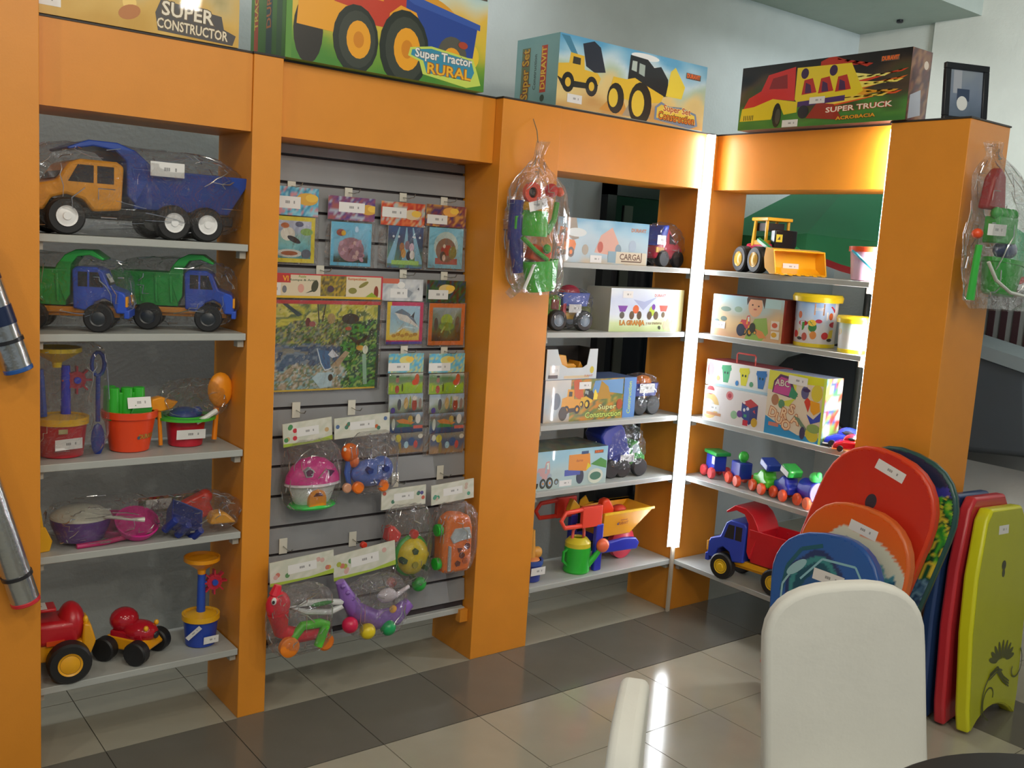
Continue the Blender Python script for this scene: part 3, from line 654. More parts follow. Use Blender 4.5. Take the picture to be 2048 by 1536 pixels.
def f(p, a):
    p.bg(paint([(0, 'd8d0cc'), (1, 'e0dcda')], 2, 2, .05, 1), 6, 4)
    p.ell(.1*a, .42, .36, .38, 'd8b878').ell(.08*a, .38, .26, .24, 'c8c4bc').ell(.10*a, .88, .14, .13, 'b84a50').rect(.02*a, .78, .18*a, .88, 'e0d8d4').ell(.42*a, .82, .13, .13, 'd08080').ell(.42*a, .82, .07, .07, 'b8404a')
    x = .76*a; p.poly([(x-.3, .70), (x, .84), (x+.27, .70), (x+.27, .30), (x, .1), (x-.3, .30)], '3a3f78').poly([(x-.3, .70), (x, .84), (x+.27, .70), (x, .58)], 'c04048').poly([(x-.3, .66), (x, .55), (x, .12), (x-.3, .3)], '384a8c').ell(x-.2, .5, .04, .05, 'e8e8e8').ell(x-.08, .55, .05, .05, 'e0e0ec').ell(x-.22, .70, .05, .03, 'f0e0e0').poly([(x+.1, .5), (x+.16, .56), (x+.2, .45)], 'c84a50')
    p.rect(x-.22, .06, x-.04, .22, 'c03040').ell(x+.18, .2, .11, .13, 'c8a030').ell(x-.55, .3, .12, .12, '90b890').ell(x-.35, .36, .1, .1, '6a3c88').rect(x-.2, .3, x-.1, .38, '4aa078')
    p.tag(.16*a, .38, .5, .2); p.rect(.06*a, .16, .3*a, .24, 'c08860')
carton('toy_box', 'white shape sorting cube box, lower of two on wing shelf', wing(.02, -.082, Z3), .338, .17, .150, -PI/2, 'cfcac6', f)
def f(p, a):
    p.bg(paint([(0, 'c8dce0'), (.2, 'e0e0dc'), (1, 'e2e0da')], 2, 2, .05, 2), 6, 4)
    p.rect(0, 0, a, .1, 'a8c8d8').ell(.07*a, .62, .16, .3, 'b04a50')
    for x, c in ((.32, '48a070'), (.60, 'dcd83c'), (.86, '3a78b8')):
        x *= a; p.poly([(x-.24, .85), (x+.22, .9), (x+.17, .4), (x+.12, .2), (x-.12, .2), (x-.16, .45)], c).ell(x-.07, .58, .04, .05, '30483c').ell(x+.07, .58, .04, .05, '30483c').ell(x-.2, .75, .05, .08, c).ell(x+.2, .75, .05, .08, c)
    p.ell(.2*a, .32, .08, .1, 'd8b070').ell(.5*a, .25, .08, .1, '3a80c0').ell(.72*a, .3, .09, .1, '60a078')
t = carton('toy_box', 'box printed with green, yellow and blue cups and red carry handle', wing(.045, -.060, Z3+.1505), .352, .14, .112, -PI/2, 'b04a54', f)
MB().tube([(.14, .03, .111), (.14, .03, .150), (.145, .03, .155), (.235, .03, .155), (.24, .03, .150), (.24, .03, .111)], .004, 6).build('carry_handle', pl('c8504a'), t)
def f(p, a):
    p.bg(paint([(0, 'd8ccb4'), (1, 'e4d8c0')], 2, 2, .05, 3), 6, 6)
    p.poly([(0, .84), (a, .88), (a, 1), (0, 1)], 'd8dc30').poly([(0, .7), (.5*a, .66), (.5*a, 1), (0, 1)], 'd8d850')
    p.poly([(0, 0), (a, 0), (a, .1), (.6*a, .07), (.2*a, .2), (0, .28)], '2c8cc0').rect(.07*a, .13, .25*a, .19, 'c87a6a')
    p.poly([(.08*a, .66), (.10*a, .84), (.2*a, .96), (.38*a, .94), (.46*a, .78), (.54*a, .66), (.4*a, .62)], '5a3460').poly([(.1*a, .66), (.12*a, .82), (.22*a, .92), (.36*a, .90), (.42*a, .74), (.42*a, .64)], 'c04a90').text('ABC', .25*a, .82, .14, 'd8d0c0', out='7a3c6a').poly([(.38*a, .64), (.42*a, .8), (.54*a, .7), (.5*a, .6)], '3a9068')
    p.poly([(.15*a, .6), (.3*a, .55), (.5*a, .62), (.4*a, .48), (.2*a, .5)], 'cfd048').ell(.15*a, .55, .07, .09, 'a87858').ell(.27*a, .5, .06, .07, '5a8c68')
    for x, y, ch in ((.13, .34, 'D'), (.25, .26, 'U'), (.33, .36, 'R'), (.38, .18, 'O'), (.46, .44, 'S'), (.54, .3, 'A')): p.text(ch, x*a, y, .21, 'e8c8a0', out='b87048', rot=-.2)
    p.poly([(.66*a, .6), (.7*a, .68), (.78*a, .62), (.74*a, .45)], 'd04030').poly([(.76*a, .64), (.92*a, .62), (.94*a, .5), (.84*a, .42), (.78*a, .48)], 'e8a428').poly([(.72*a, .42), (.84*a, .36), (.98*a, .52), (.98*a, .36), (.8*a, .28)], '2c4ab0')
    p.ell(.66*a, .74, .07, .1, '5a5c88').ell(.68*a, .78, .07, .03, '3c2c60').ell(.86*a, .76, .1, .13, 'd8c840').poly([(.5*a, .36), (.6*a, .34), (.76*a, .18), (.72*a, .14)], '6a8870').ell(.68*a, .12, .05, .1, '3c3c60').ell(.84*a, .12, .12, .1, 'c8c040', rot=-.5).ell(.86*a, .22, .12, .07, '8aa860')
    p.tag(.52*a, .90, .35, .13, -.03); p.rect(.96*a, 0, a, 1, 'd4f060')
def fr_(p, a):
    p.bg(patches(['d0dcd8', '3c5cb0', '9cc860', 'e8ece8', 'c04838', '50906c'], 2, 3, 6), 6, 12)
carton('toy_box', 'tall letters game box with orange letters and blue base stripe', wing(.020, -.420, Z3), .278, .11, .264, -PI/2, '90a0c0', f, None, fr_)

def cyl_print(fnp, name, root, r0, r1, h, a0, a1, z0=0):
    """artwork wrapped round a bucket; faces local -y"""
    ar = (a1-a0)*(r0+r1)/2/h; p = Print(ar); fnp(p, ar)
    def fn(x, y, l):
        a = a0+(a1-a0)*x/ar; r = r0+(r1-r0)*y+.0006+l*.00006
        return Vector((r*math.cos(a), r*math.sin(a), z0+y*h))
    return p.build(name, root, fn=fn)
def grid_bg(p, a, fn, ny=6): p.bg(fn, 40, ny)
def f(p, a):
    grid_bg(p, a, paint([(0, 'd4ccc8'), (.5, 'd4d8e0'), (.55, 'b8cce4'), (1, '8cb4e0')], 9, 2, .08, 2))
    for o in (0, a*.5):
        p.rect(o+.32*a*.5, .7, o+.62*a*.5, .98, 'c89068'); p.text('DURAVIT', o+.47*a*.5, .84, .11, 'e8e0d8', wid=.25*a*.5)
        x = o+.86*a*.5; p.poly([(x-.22, .78), (x, .93), (x+.2, .78)], 'c0283c').rect(x-.12, .58, x+.12, .78, 'e8d8c8').ell(x, .68, .06, .09, 'c86030')
        p.ell(x-.45, .5, .1, .08, 'e0b840').ell(x-.3, .55, .08, .05, 'b8304a').ell(x+.1, .48, .13, .07, 'b82c3c').poly([(x-.7, .3), (x-.7, .5), (x-.5, .55), (x-.4, .42)], '4a9048').poly([(x-.05, .12), (x, .34), (x+.25, .38), (x+.3, .2)], 'e4d040').ell(x-.12, .2, .09, .09, 'c83a40').ell(x+.02, .1, .08, .04, '30302c').ell(x+.35, .4, .1, .12, '3a7c40').ell(x+.38, .2, .08, .1, 'd88a40')
        p.ell(x-.62, .15, .07, .1, 'b85a50')
def lid_bucket(label, x, y, z, r0, r1, h, lid, base, fnp, lr=1.16, lh=.16, wallc='dcdad6'):
    t = thing('lidded_bucket', label, 'bucket', (x, y, z), -PI/2)
    MB().lathe([(.0001, 0), (r0, 0), (r0*1.02, .012), (r1, h), (.0001, h)], 32).build('bucket_body', pl(wallc), t)
    MB().lathe([(r0*1.0, .001), (r0*1.04, .0015), (r0*1.045, .014), (r0*1.02, .016)], 32, closed=True).build('base_ring', pl(base), t)
    k = h*lh
    MB().lathe([(r1*.98, h-k*.7), (r1*lr, h-k*.7), (r1*lr*1.03, h-k*.1), (r1*lr*.96, h+k*.25), (.0001, h+k*.28)], 36).build('lid', pl(lid), t)
    cyl_print(fnp, 'printed_label', t, r0*1.02, r1, h-k*.75-.017, -PI, 0, .017)
    return t
lid_bucket('larger white bucket with yellow lid and farm picture, second wing shelf', .122, -.545, Z2, .078, .084, .205, 'e8cc1c', 'd8c020', f)
def f2(p, a):
    grid_bg(p, a, paint([(0, 'd8dcd8'), (.5, 'dcdcd8'), (1, 'b0ccc4')], 6, 2, .05, 2), 4)
    x = .28*a; p.ell(x, .62, .1, .13, 'b87a48').ell(x+.14, .66, .08, .12, 'dcb830').rect(x-.25, .05, x+.15, .2, '3a70a8').ell(.7*a, .5, .15, .2, 'c8dcc0').ell(.75*a, .3, .1, .1, 'c84840')
lid_bucket('smaller white bucket with yellow lid beside the end column', .085, -.765, Z2, .066, .072, .135, 'e8cc1c', 'd8c020', f2, 1.13, .2)
# pink bucket with orange rim and turquoise-to-blue handle
t = thing('sand_bucket', 'pink and white bucket with orange rim on top wing shelf', 'bucket', (.075, -.785, Z1), -PI/2)
bucket(t, .058, .070, .128, 'd8b4cc', 'e0542c', n=32, rimh=.14)
def f(p, a):
    p.bg(paint([(0, 'd8b0c8'), (1, 'dcc8d8')], 4, 2, .05, 2), 30, 4); p.rect(.15*a, 0, .32*a, .95, 'e8e0dc').rect(.06*a, .1, .15*a, .85, 'c85038').ell(.17*a, .7, .12, .16, 'd88a30').ell(.2*a, .42, .1, .1, 'c8a080').rect(.2*a, .12, .28*a, .3, 'b8a8a0')
cyl_print(f, 'printed_label', t, .0585, .0682, .100, -PI, 0, .006)
MB().tube([(.0755*math.cos(a), .0755*math.sin(a), .112-.075*(k/10)**1.2) for k, a in enumerate([-PI*.62+PI*.42*q/10 for q in range(11)])], .0055, 8).build('handle', pl('2c9cb8'), t)

# ================================================================== toys, left bay
def grp(n): return n
t = thing('toy_dump_truck', 'big bagged toy truck with yellow cab and long blue tipper, top left shelf', 'toy truck', (-2.395, .150, Z1), PI)
dump_truck(t, .655, 'f0a428', '2a4aa0', '26282a', 'eef0f0', .05, (.315, -.145, -.30), .080, True, 'e8e0c0', None, 1, zs=.62, wd=.165, wrt=(.98, .93, .98))
sticker(t, (-.02, .134, .185), (-1, 0, 0), (0, 0, 1), .10, .042)
for k, (x, y, lab) in enumerate(((-2.575, .140, 'bagged blue cab truck with green tipper against the left column, second shelf'), (-2.245, .150, 'bagged blue cab truck with green tipper, right one on second left shelf'))):
    t = thing('toy_dump_truck', lab, 'toy truck', (x, y, Z2), -.42, 'blue and green toy trucks on the second shelf')
    dump_truck(t, .365, '2c52c0', '28a044', 'd88a20', '2c3238', None, (.27, -.22), .115, True, 'e09820', '2c52c0', 2+k, wd=.17, wrt=(.95, .90, .93), zs=.98)
    sticker(t, (.127, -.032, .145), (0, 1, 0), (-.5, 0, .86), .064, .034)

def sand_mill(root, H_, fr, br, bh, fun, tub_, whl, bkt, rim, ncol=1):
    """bucket, funnel on a column, paddle wheel beside the column"""
    bucket(root, br*.86, br, bh, bkt, rim, rimh=.16)
    MB().lathe([(.0001, bh*.93), (br*.93, bh*.93), (br*.93, bh*.97), (br*.3, bh*1.06), (.0001, bh*1.06)], 28).build('bucket_lid', pl(rim), root)
    cx = [0] if ncol == 1 else [.012]
    MB().cyl((cx[0], 0, bh*1.03), (cx[0], 0, H_-.055), .0145, .0125, 16).build('column', pl(tub_), root)
    MB().lathe([(.0125, H_-.06), (.014, H_-.045), (fr*.95, H_-.014), (fr, H_-.012), (fr, H_), (fr*.93, H_), (fr*.9, H_-.01), (.006, H_-.04)], 30, Matrix.Translation((cx[0] if ncol == 1 else -.012, 0, 0)), closed=True).build('funnel', pl(fun), root)
    zc = bh+(H_-bh)*.52
    w_ = MB().lathe([(.004, -.008), (.026, -.008), (.026, .008), (.004, .008)], 18, Matrix.Rotation(PI/2, 4, 'X'), closed=True)
    for k in range(8):
        a = k*PI/4; w_.box(.02, .042, -.010, .010, -.0025, .0025, Matrix.Rotation(a, 4, 'Y'))
    o = w_.build('paddle_wheel', pl(whl), root); o.location = (.042, 0, zc)
    MB().cyl((.01, 0, zc), (.044, 0, zc), .006).cyl((.042, -.016, zc), (.042, .016, zc), .010, None, 14).build('axle', pl(tub_), root)
p = at(140, 920, z=Z3)
t = thing('sand_mill_set', 'tall bagged beach set: red bucket, yellow funnel and blue spades', 'beach toy', (-2.595, .115, Z3), 0)
sand_mill(t, .325, .068, .070, .118, 'e0c428', '2c3ac8', 'a8283c', 'c02030', 'e8b828', 2)
sc_ = MB(); pts = [(.098+.018*math.cos(a), -.02, .275+.036*math.sin(a)) for a in [2*PI*k/14 for k in range(14)]]
sc_.tube(pts, .006, 6, loop=True).tube([(.098, -.02, .24), (.098, -.02, .10)], .007, 8).ball((.098, -.02, .045), (.02, .008, .05), 12).build('blue_rake', pl('1c3a90'), t)
MB().tube([(-.082, .01, .32), (-.082, .01, .1)], .009, 8).box(-.10, -.06, 0, .01, .02, .1).build('blue_spade', pl('2c4cc0'), t)
MB().tube([(-.06, -.0, .26), (-.05, .0, .12)], .012, 8).build('blue_spade', pl('2a50a8'), t)
wrap(t, (.118, .085, .170), (.005, 0, .1725), 11, 5, .05)
sticker(t, (-.035, -.078, .030), (1, 0, .06), (0, 0, 1), .075, .032)
p = Print(1.8); p.rect(0, 0, 1.8, 1, 'a8a070'); p.build('small_label', t, (-.025, -.074, .078), (1, 0, 0), (0, 0, 1), .014)

t = thing('sand_bucket', 'orange-red sand bucket holding a green castle mould, third left shelf', 'bucket', (-2.395, .125, Z3), 0)
bucket(t, .058, .076, .125, 'e8481c', None, n=34, rimh=.15)
handle(t, .080, .108, 'e0b8a8', PI-.15, .004, 0, .35)
m = MB().box(-.055, .025, -.03, .03, .10, .185)
for x in (-.055, -.015, .02): m.cyl((x, -.02, .10), (x, -.02, .20), .021, .018, 12)
m.cyl((-.055, .02, .1), (-.055, .02, .2), .02, .018, 12)
m.build('castle_mould', pl('34b430'), t, bevel=.003)
MB().prism([(-.02, .10), (.05, .11), (.055, .14), (.0, .15)], -.05, -.02).build('small_mould', pl('2c9030'), t, bevel=.003)
sticker(t, (-.02, -.052, .138), (1, 0, .02), (0, .3, .9), .07, .034)
def f(p, a): p.text('DURAVIT', .5*a, .35, .42, 'c89020', out='7a5a40', wid=.8*a).ell(.25*a, .78, .09, .1, '3a4a6a').ell(.1*a, .3, .1, .12, '4a5a6a').rect(.45*a, .6, .85*a, .66, 'b85030')
cyl_print(f, 'printed_logo', t, .0655, .069, .045, -PI*.5, -PI*.12, .035)

t = thing('sand_bucket', 'red sand bucket with green rim, orange rake and scoop, third left shelf', 'bucket', (-2.215, .14, Z3), 0)
bucket(t, .053, .062, .098, 'c02034', '48b838', rimh=.08)
MB().lathe([(.0615, .088), (.094, .088), (.094, .096), (.0615, .096)], 30, closed=True).build('tool_ring', pl('48b838'), t)
MB().tube([(-.085, -.02, .008), (-.092, -.02, .13)], .0065, 8).build('rake_handle', pl('f09018'), t)
m = MB().prism([(-.125, .125), (-.118, .158), (-.09, .165), (-.05, .15), (-.035, .148), (-.055, .125), (-.09, .118)], -.035, .0)
m.build('rake_head', pl('f09a1c'), t, bevel=.004)
MB().tube([(.088, -.02, .015), (.094, -.02, .12)], .0085, 8).build('scoop_handle', pl('f08a18'), t)
MB().ball((.105, -.02, .178), (.042, .022, .058), 18).build('scoop', pl('f59a20'), t)
MB().ball((-.005, .0, .098), (.048, .044, .026), 16).ball((.03, -.02, .11), .018, 10).build('blue_mould', pl('2c4c9c'), t)
MB().tube([(.012, -.066, .083), (.04, -.070, .098), (.078, -.062, .118)], [.008, .008, .008], 8).build('bucket_handle', pl('dcdcd8'), t)
sticker(t, (-.050, -.062, .030), (1, -.02, 0), (0, -.1, 1), .092, .031)
wrap(t, (.11, .05, .065), (.02, -.01, .150), 5, 2.6, .1, (60, 34))

# cookware, moulds
p = at(190, 1098, z=Z4)
t = thing('toy_cookware_set', 'bagged toy cookware: purple pot with white lid and pink pans', 'toy set', (-2.47, .115, Z4), 0)
MB().lathe([(.0001, 0), (.066, 0), (.084, .045), (.087, .066), (.082, .066), (.062, .006), (.0001, .006)], 30, Matrix.Translation((-.07, 0, .012))).build('purple_pot', pl('5a2c88'), t)
MB().lathe([(.088, .0), (.086, .006), (.06, .024), (.02, .032), (.0001, .033)], 30, Matrix.Translation((-.07, 0, .079))).build('pot_lid', pl('c8c8ba'), t)
MB().tube([(-.02, -.07, .090), (.05, -.095, .078), (.09, -.098, .074)], [.006, .004, .008], 8).build('white_spoon', pl('d0d0c4'), t)
for (x, y, z, a, c, nm) in ((.085, -.03, .030, .55, 'd0308c', 'pink_pan'), (.035, .02, .018, .3, 'b82c78', 'pink_pan')):
    M = Matrix.Translation((x, y, z)) @ Matrix.Rotation(a, 4, 'X')
    MB().lathe([(.0001, 0), (.056, 0), (.066, .022), (.067, .030), (.062, .030), (.052, .005), (.0001, .005)], 30, M).build(nm, pl(c), t)
MB().tube([(-.10, -.075, .008), (-.02, -.07, .008), (.06, -.05, .012)], .008, 8).build('pan_handle', pl('c02c6c'), t)
wrap(t, (.165, .10, .062), (-.005, -.005, .064), 21, 3.2, .07)
t = thing('toy_spade', 'yellow spade tip showing beside the left column, fourth shelf', 'beach toy', (-2.655, .06, Z4), .2)
MB().prism([(-.03, 0), (.012, 0), (.02, .03), (.0, .075), (-.03, .08)], -.012, .0).build('spade_blade', pl('e0a418'), t, bevel=.003)
MB().cyl((-.01, -.006, .07), (-.02, -.006, .14), .006).build('spade_handle', pl('e0a418'), t)
pa, pb, pt = at(277, 1008, y=.225), at(418, 1004, y=.225), at(345, 990, y=.225)
hh = pt.z-Z4; w_ = pb.x-pa.x
t = thing('card_packet', 'narrow carded toy packet standing at the back of the fourth left shelf', 'packet', (pa.x, .225, Z4), 0)
MB().box(0, w_, 0, .0015, hh-.052, hh).build('backing_card', mat('card_a02c30', 'a02c30', .4), t)
p = Print(w_/.05); a = p.a; p.bg(patches(['a03030', '7a6a30', '48703c', 'b88040', '2c2c28'], 6, 2, 8), 30, 5).tag(.28*a, .5, .36*a, .7).rect(.48*a, .1, .6*a, .6, '4aa0a4').ell(.75*a, .5, .4, .3, 'c89048').ell(.68*a, .7, .3, .15, '2a2824')
p.build('printed_front', t, (0, 0, hh-.051), (1, 0, 0), (0, 0, 1), .05)
MB().box(.002, w_-.002, -.006, .004, 0, hh-.053).build('blister', FILM, t)
t = thing('sand_mould_set', 'bagged blue, red and yellow sand moulds hanging over the fourth shelf edge', 'beach toy', (-2.215, .075, Z4), 0)
M = Matrix.Translation((-.035, -.035, .055)) @ Matrix.Rotation(.5, 4, 'Y') @ Matrix.Rotation(.7, 4, 'X')
m = MB(); m.M = M; m.tub(-.045, .045, -.035, .035, -.03, .02, .01, .01, .004)
for x in (-.045, .0, .045): m.cyl((x, -.045, -.03), (x, -.045, .03), .014, .012, 10)
m.build('blue_castle_mould', pl('20368c'), t, bevel=.003)
m = MB(); m.M = Matrix.Translation((.03, .04, .065)) @ Matrix.Rotation(-.4, 4, 'Y'); m.box(-.045, .045, -.02, .02, -.04, .04).ball((.04, 0, .02), .025, 12)
m.build('red_mould', pl('d83018'), t, bevel=.008)
MB().prism([(.035, .035), (.05, .07), (.085, .072), (.11, .05), (.125, .032)], -.075, -.02).build('yellow_mould', pl('f0a814'), t, bevel=.008)
wrap(t, (.135, .095, .062), (.015, -.01, .064), 31, 2.6, .1, (60, 34))

# tractor, small buggy, second sand mill
t = thing('toy_tractor', 'large red toy tractor with yellow hub, bottom left shelf', 'toy tractor', (-2.655, .115, Z5), -.10)
MB().box(-.02, .10, -.06, .06, .10, .175).ball((.085, 0, .15), (.04, .06, .065), 20).build('hood', pl('c01c28'), t, bevel=.018, seg=3)
MB().box(-.02, .118, -.05, .05, .05, .105).prism([(.10, .05), (.135, .06), (.15, .10), (.135, .155), (.115, .16), (.11, .10)], -.055, .055).build('front_fender', pl('e8a418'), t, bevel=.006)
MB().ball((.122, -.035, .165), (.008, .010, .014), 12).build('headlight', pl('f0b820'), t)
MB().box(.01, .06, -.063, -.0605, .105, .12).build('side_badge', pl('d8501c'), t)
MB().cyl((-.01, -.02, .175), (-.01, -.02, .215), .008, None, 12).build('exhaust', DARK, t)
sticker(t, (.015, -.045, .2167), (0, 1, 0), (-1, 0, 0), .06, .03).location = (0, 0, -.0005)
MB().box(-.012, .04, -.045, .02, .205, .216).build('hood_vent', pl('c01c28'), t, bevel=.004)
wheel(t, .068, -.095, .062, .062, .05, 'e8a81c', n=30)
wheel(t, .068, .085, .062, .062, .05, 'e8a81c', n=30)
t = thing('toy_buggy', 'small shiny red and yellow toy buggy with black wheels, bottom left shelf', 'toy car', (-2.385, .120, Z5), -.85)
m = MB().ball((-.025, 0, .115), (.045, .045, .040), 18).ball((.03, 0, .085), (.06, .045, .035), 18).box(-.05, .06, -.04, .04, .06, .09)
m.build('body', pl('b01828', .15), t, bevel=.004)
MB().prism([(-.075, .045), (-.06, .075), (.07, .068), (.09, .045), (.07, .03), (-.06, .03)], -.043, .043).build('chassis', pl('e09a18', .2), t, bevel=.006)
MB().ball((.088, 0, .080), (.006, .014, .012), 12).build('front_grille', DARK, t)
for y in (-.03, .03): MB().ball((.070, y, .108), (.008, .008, .009), 10).build('headlight', pl('f0b020'), t)
for x in (-.052, .058):
    for y in (-.062, .062): wheel(t, x, y, .038, .038, .038, None, n=24)
p = at(410, 1305, z=Z5)
t = thing('sand_mill_set', 'blue bucket with yellow rim and yellow funnel mill, bottom left shelf', 'beach toy', (-2.165, .105, Z5), 0)
sand_mill(t, .300, .058, .056, .105, 'f0a018', '2450b8', 'c02840', '2444a8', 'e8b020')
sticker(t, (-.052, -.034, .030), (.6, -.45, .75), (-.6, 0, .7), .062, .016)
sticker(t, (-.010, -.056, .016), (1, 0, .03), (0, -.12, 1), .050, .026)

# silver rolls tied to the left column
for (px0, py0, px1, py1, r_, cap, lab, bpx) in ((-60, 470, 38, 742, .036, '2458a0', 'silver roll with blue end cap tied on the left column', None), (-85, 800, 52, 1205, .0375, 'd02c38', 'silver roll with red end cap, lower on the left column', None)):
    a_ = at(px0, py0, y=-.10); b_ = at(px1, py1, y=-.10)
    t = thing('foil_roll', lab, 'foil roll', b_)
    a_ = a_-b_; z_ = Vector((0, 0, 0)); d_ = a_.normalized()
    MB().cyl(d_*.012, a_, r_, None, 28).build('roll', mat('silver_foil', 'b4b8b8', .22, metal=.85, bump=.25, bscale=25), t)
    MB().cyl(z_, d_*.0118, r_*1.04, None, 28).build('end_cap', pl(cap), t, bevel=.002)
    for q in (.085, .62):
        MB().cyl(d_*(q-.004), d_*(q+.006), r_+.0035, None, 28).build('cord', DARK, t)
    if cap == '2458a0':
        for q, h_ in ((.13, .05), (.25, .06)):
            MB().cyl(d_*q, d_*(q+h_), r_+.0012, None, 28).build('printed_band', mat('navy_band', '18284a', .3), t)
    else:
        MB().cyl(d_*.2+Vector((-.038, .006, 0)), a_+Vector((-.038, .006, 0)), .012, None, 14).build('inner_pole', mat('red_pole', 'c02c30', .4), t)

# ================================================================== slatted wall goods
def prect(x0, y0, x1, y1, yc):
    """pixel rectangle on the vertical plane y=yc -> world x0,x1,z0,z1"""
    xm, ym = (x0+x1)/2, (y0+y1)/2
    return at(x0, ym, y=yc).x, at(x1, ym, y=yc).x, at(xm, y1, y=yc).z, at(xm, y0, y=yc).z
TAB = mat('price_tab_white', 'd8d6c8', .4); WIRE = mat('hook_wire', 'b0b0a8', .25, metal=.8)
def hook(px, py, lab, L=.10, h_=.032, w_=.030):
    z = 1.2
    for _ in range(6): p = at(px, py, y=SY(z)-.004); z = p.z
    t = thing('peg_hook', lab, 'hook', (p.x, SY(p.z), p.z), 0, 'wire hooks with white price tabs')
    MB().box(-w_/2, w_/2, -.006, -.0035, -h_/2, h_/2).build('price_tab', TAB, t, bevel=.001)
    MB().tube([(0, -.002, 0), (0, -L*.5, -.004), (0, -L+.01, 0), (0, -L, .010)], .0018, 6).build('hook_wire', WIRE, t)
    return p
hooks = [(583, 372, 'hook above the cow puzzle'), (697, 385, 'hook above the pink coral puzzle'), (806, 395, 'hook above the stage lights puzzle'), (888, 403, 'hook above the red hedgehog puzzle'),
         (640, 540, 'hook above the long jungle puzzle header'), (806, 548, 'hook above the shark puzzle'), (888, 552, 'hook above the green lizard puzzle'), (808, 700, 'hook above the left four picture strip'), (888, 702, 'hook above the right four picture strip')]
for px, py, lab in hooks: hook(px, py, 'small wire '+lab, .09)
for px, py, lab in ((592, 820, 'long tab hook over the pink roof house toy'), (703, 815, 'long tab hook over the blue elephant sorter'), (790, 960, 'long tab hook over the yellow turtle toy'), (880, 945, 'long tab hook over the orange car sorter'), (566, 1092, 'long tab hook over the red dog toy'), (705, 1078, 'long tab hook over the purple dinosaur toy')):
    hook(px, py, lab, .08, .055, .030)

def pack(name, label, header, pic, art_h, art_p, yo=.018, group=None):
    z = 1.4; cx = (header[0]+header[2])/2
    zb = (pic[-1] if pic else header)
    for _ in range(6): z = at((zb[0]+zb[2])/2, zb[3], y=SY(z)-.010).z
    yc = SY(z)-.010; hx0, hx1, hz0, hz1 = prect(*header, yc)
    t = thing(name, label, 'puzzle', ((hx0+hx1)/2, yc, hz1), 0, group)
    O = t.location; w_, h_ = hx1-hx0, hz1-hz0
    MB().box(-w_/2, w_/2, 0, .002, -h_, 0).build('header_card', mat('card_white2', 'c8c8c4', .4), t)
    p = Print(w_/h_); art_h(p, w_/h_); p.build('printed_header', t, (-w_/2, 0, -h_), (1, 0, 0), (0, 0, 1), h_)
    for k, pc in enumerate(pic):
        x0, x1, z0, z1 = prect(*pc, yc); w2, h2 = x1-x0, z1-z0; ox, oz = x0-O.x, z0-O.z
        MB().box(ox, ox+w2, -.001, .004, oz, oz+h2).build('puzzle_board', mat('card_white2', 'c8c8c4', .4), t, bevel=.0008)
        p = Print(w2/h2); art_p[k](p, w2/h2); p.build('printed_picture', t, (ox, -.001, oz), (1, 0, 0), (0, 0, 1), h2)
    if pic:
        ax0 = min([-w_/2]+[prect(*q, yc)[0]-O.x for q in pic]); ax1 = max([w_/2]+[prect(*q, yc)[1]-O.x for q in pic]); az = min(prect(*q, yc)[2]-O.z for q in pic)
        MB().box(ax0-.004, ax1+.004, -.003, .005, az-.006, -h_).build('clear_sleeve', film_mat('clear_sleeve', .012, 6), t, smooth=0)
    return t
def hd(cols, seed, tagx=.4, tagy=.45, blob=None, tw=.55):
    def f(p, a):
        p.bg(patches(cols, 4, 2.5, seed), 20, 8)
        if blob: p.ell(blob[0]*a, blob[1], .42, .22, blob[2]).ell((blob[0]+.1)*a, blob[1]+.05, .25, .14, 'e8c050')
        p.tag(tagx*a, tagy, tw*a, .42)
    return f
def framed(border, inner):
    def f(p, a):
        p.rect(0, 0, a, 1, border); q = Print(a); inner(p, a)
    return f
def in_bg(p, a, fn, m=.09): p.bg(fn, 16, 16, m, m, a-m, 1-m)
def a1(p, a):
    in_bg(p, a, paint([(0, '4a8a94'), (.3, '7cc0c8'), (.55, '88b8b0'), (.75, 'a8b4cc'), (1, 'c0c4d4')], 3, 3, .1, 1))
    p.ell(.35*a, .62, .17, .15, 'dcd8cc').ell(.5*a, .5, .17, .06, '3a3438', rot=-.4).ell(.62*a, .84, .1, .06, '5a6080').ell(.28*a, .8, .1, .06, 'c87848').ell(.8*a, .68, .15, .08, '8ab060')
    p.ell(.4*a, .2, .3, .09, 'cfd0c8').ell(.4*a, .2, .2, .05, 'a86038').ell(.8*a, .2, .12, .1, '5c6474')
def a2(p, a):
    p.bg(paint([(0, '2c3c34'), (.15, '3a4c3c'), (.3, '7ab0c8'), (1, '6cb8d8')], 3, 3, .1, 2), 16, 16, .08, .08, a-.08, .92)
    p.ell(.5*a, .38, .34, .28, '9c7480')
    rnd = random.Random(3)
    for k in range(22): p.ell(.5*a+rnd.uniform(-.3, .3), .36+rnd.uniform(-.22, .2), .07, .05, rnd.choice(['b890a0', '8a6474', 'c8a8a4', 'a87c88']), 8, rnd.random()*3)
    p.ell(.24*a, .76, .12, .08, 'a05040').ell(.3*a, .75, .06, .06, 'd8b030').ell(.62*a, .85, .05, .07, 'b0d0e8')
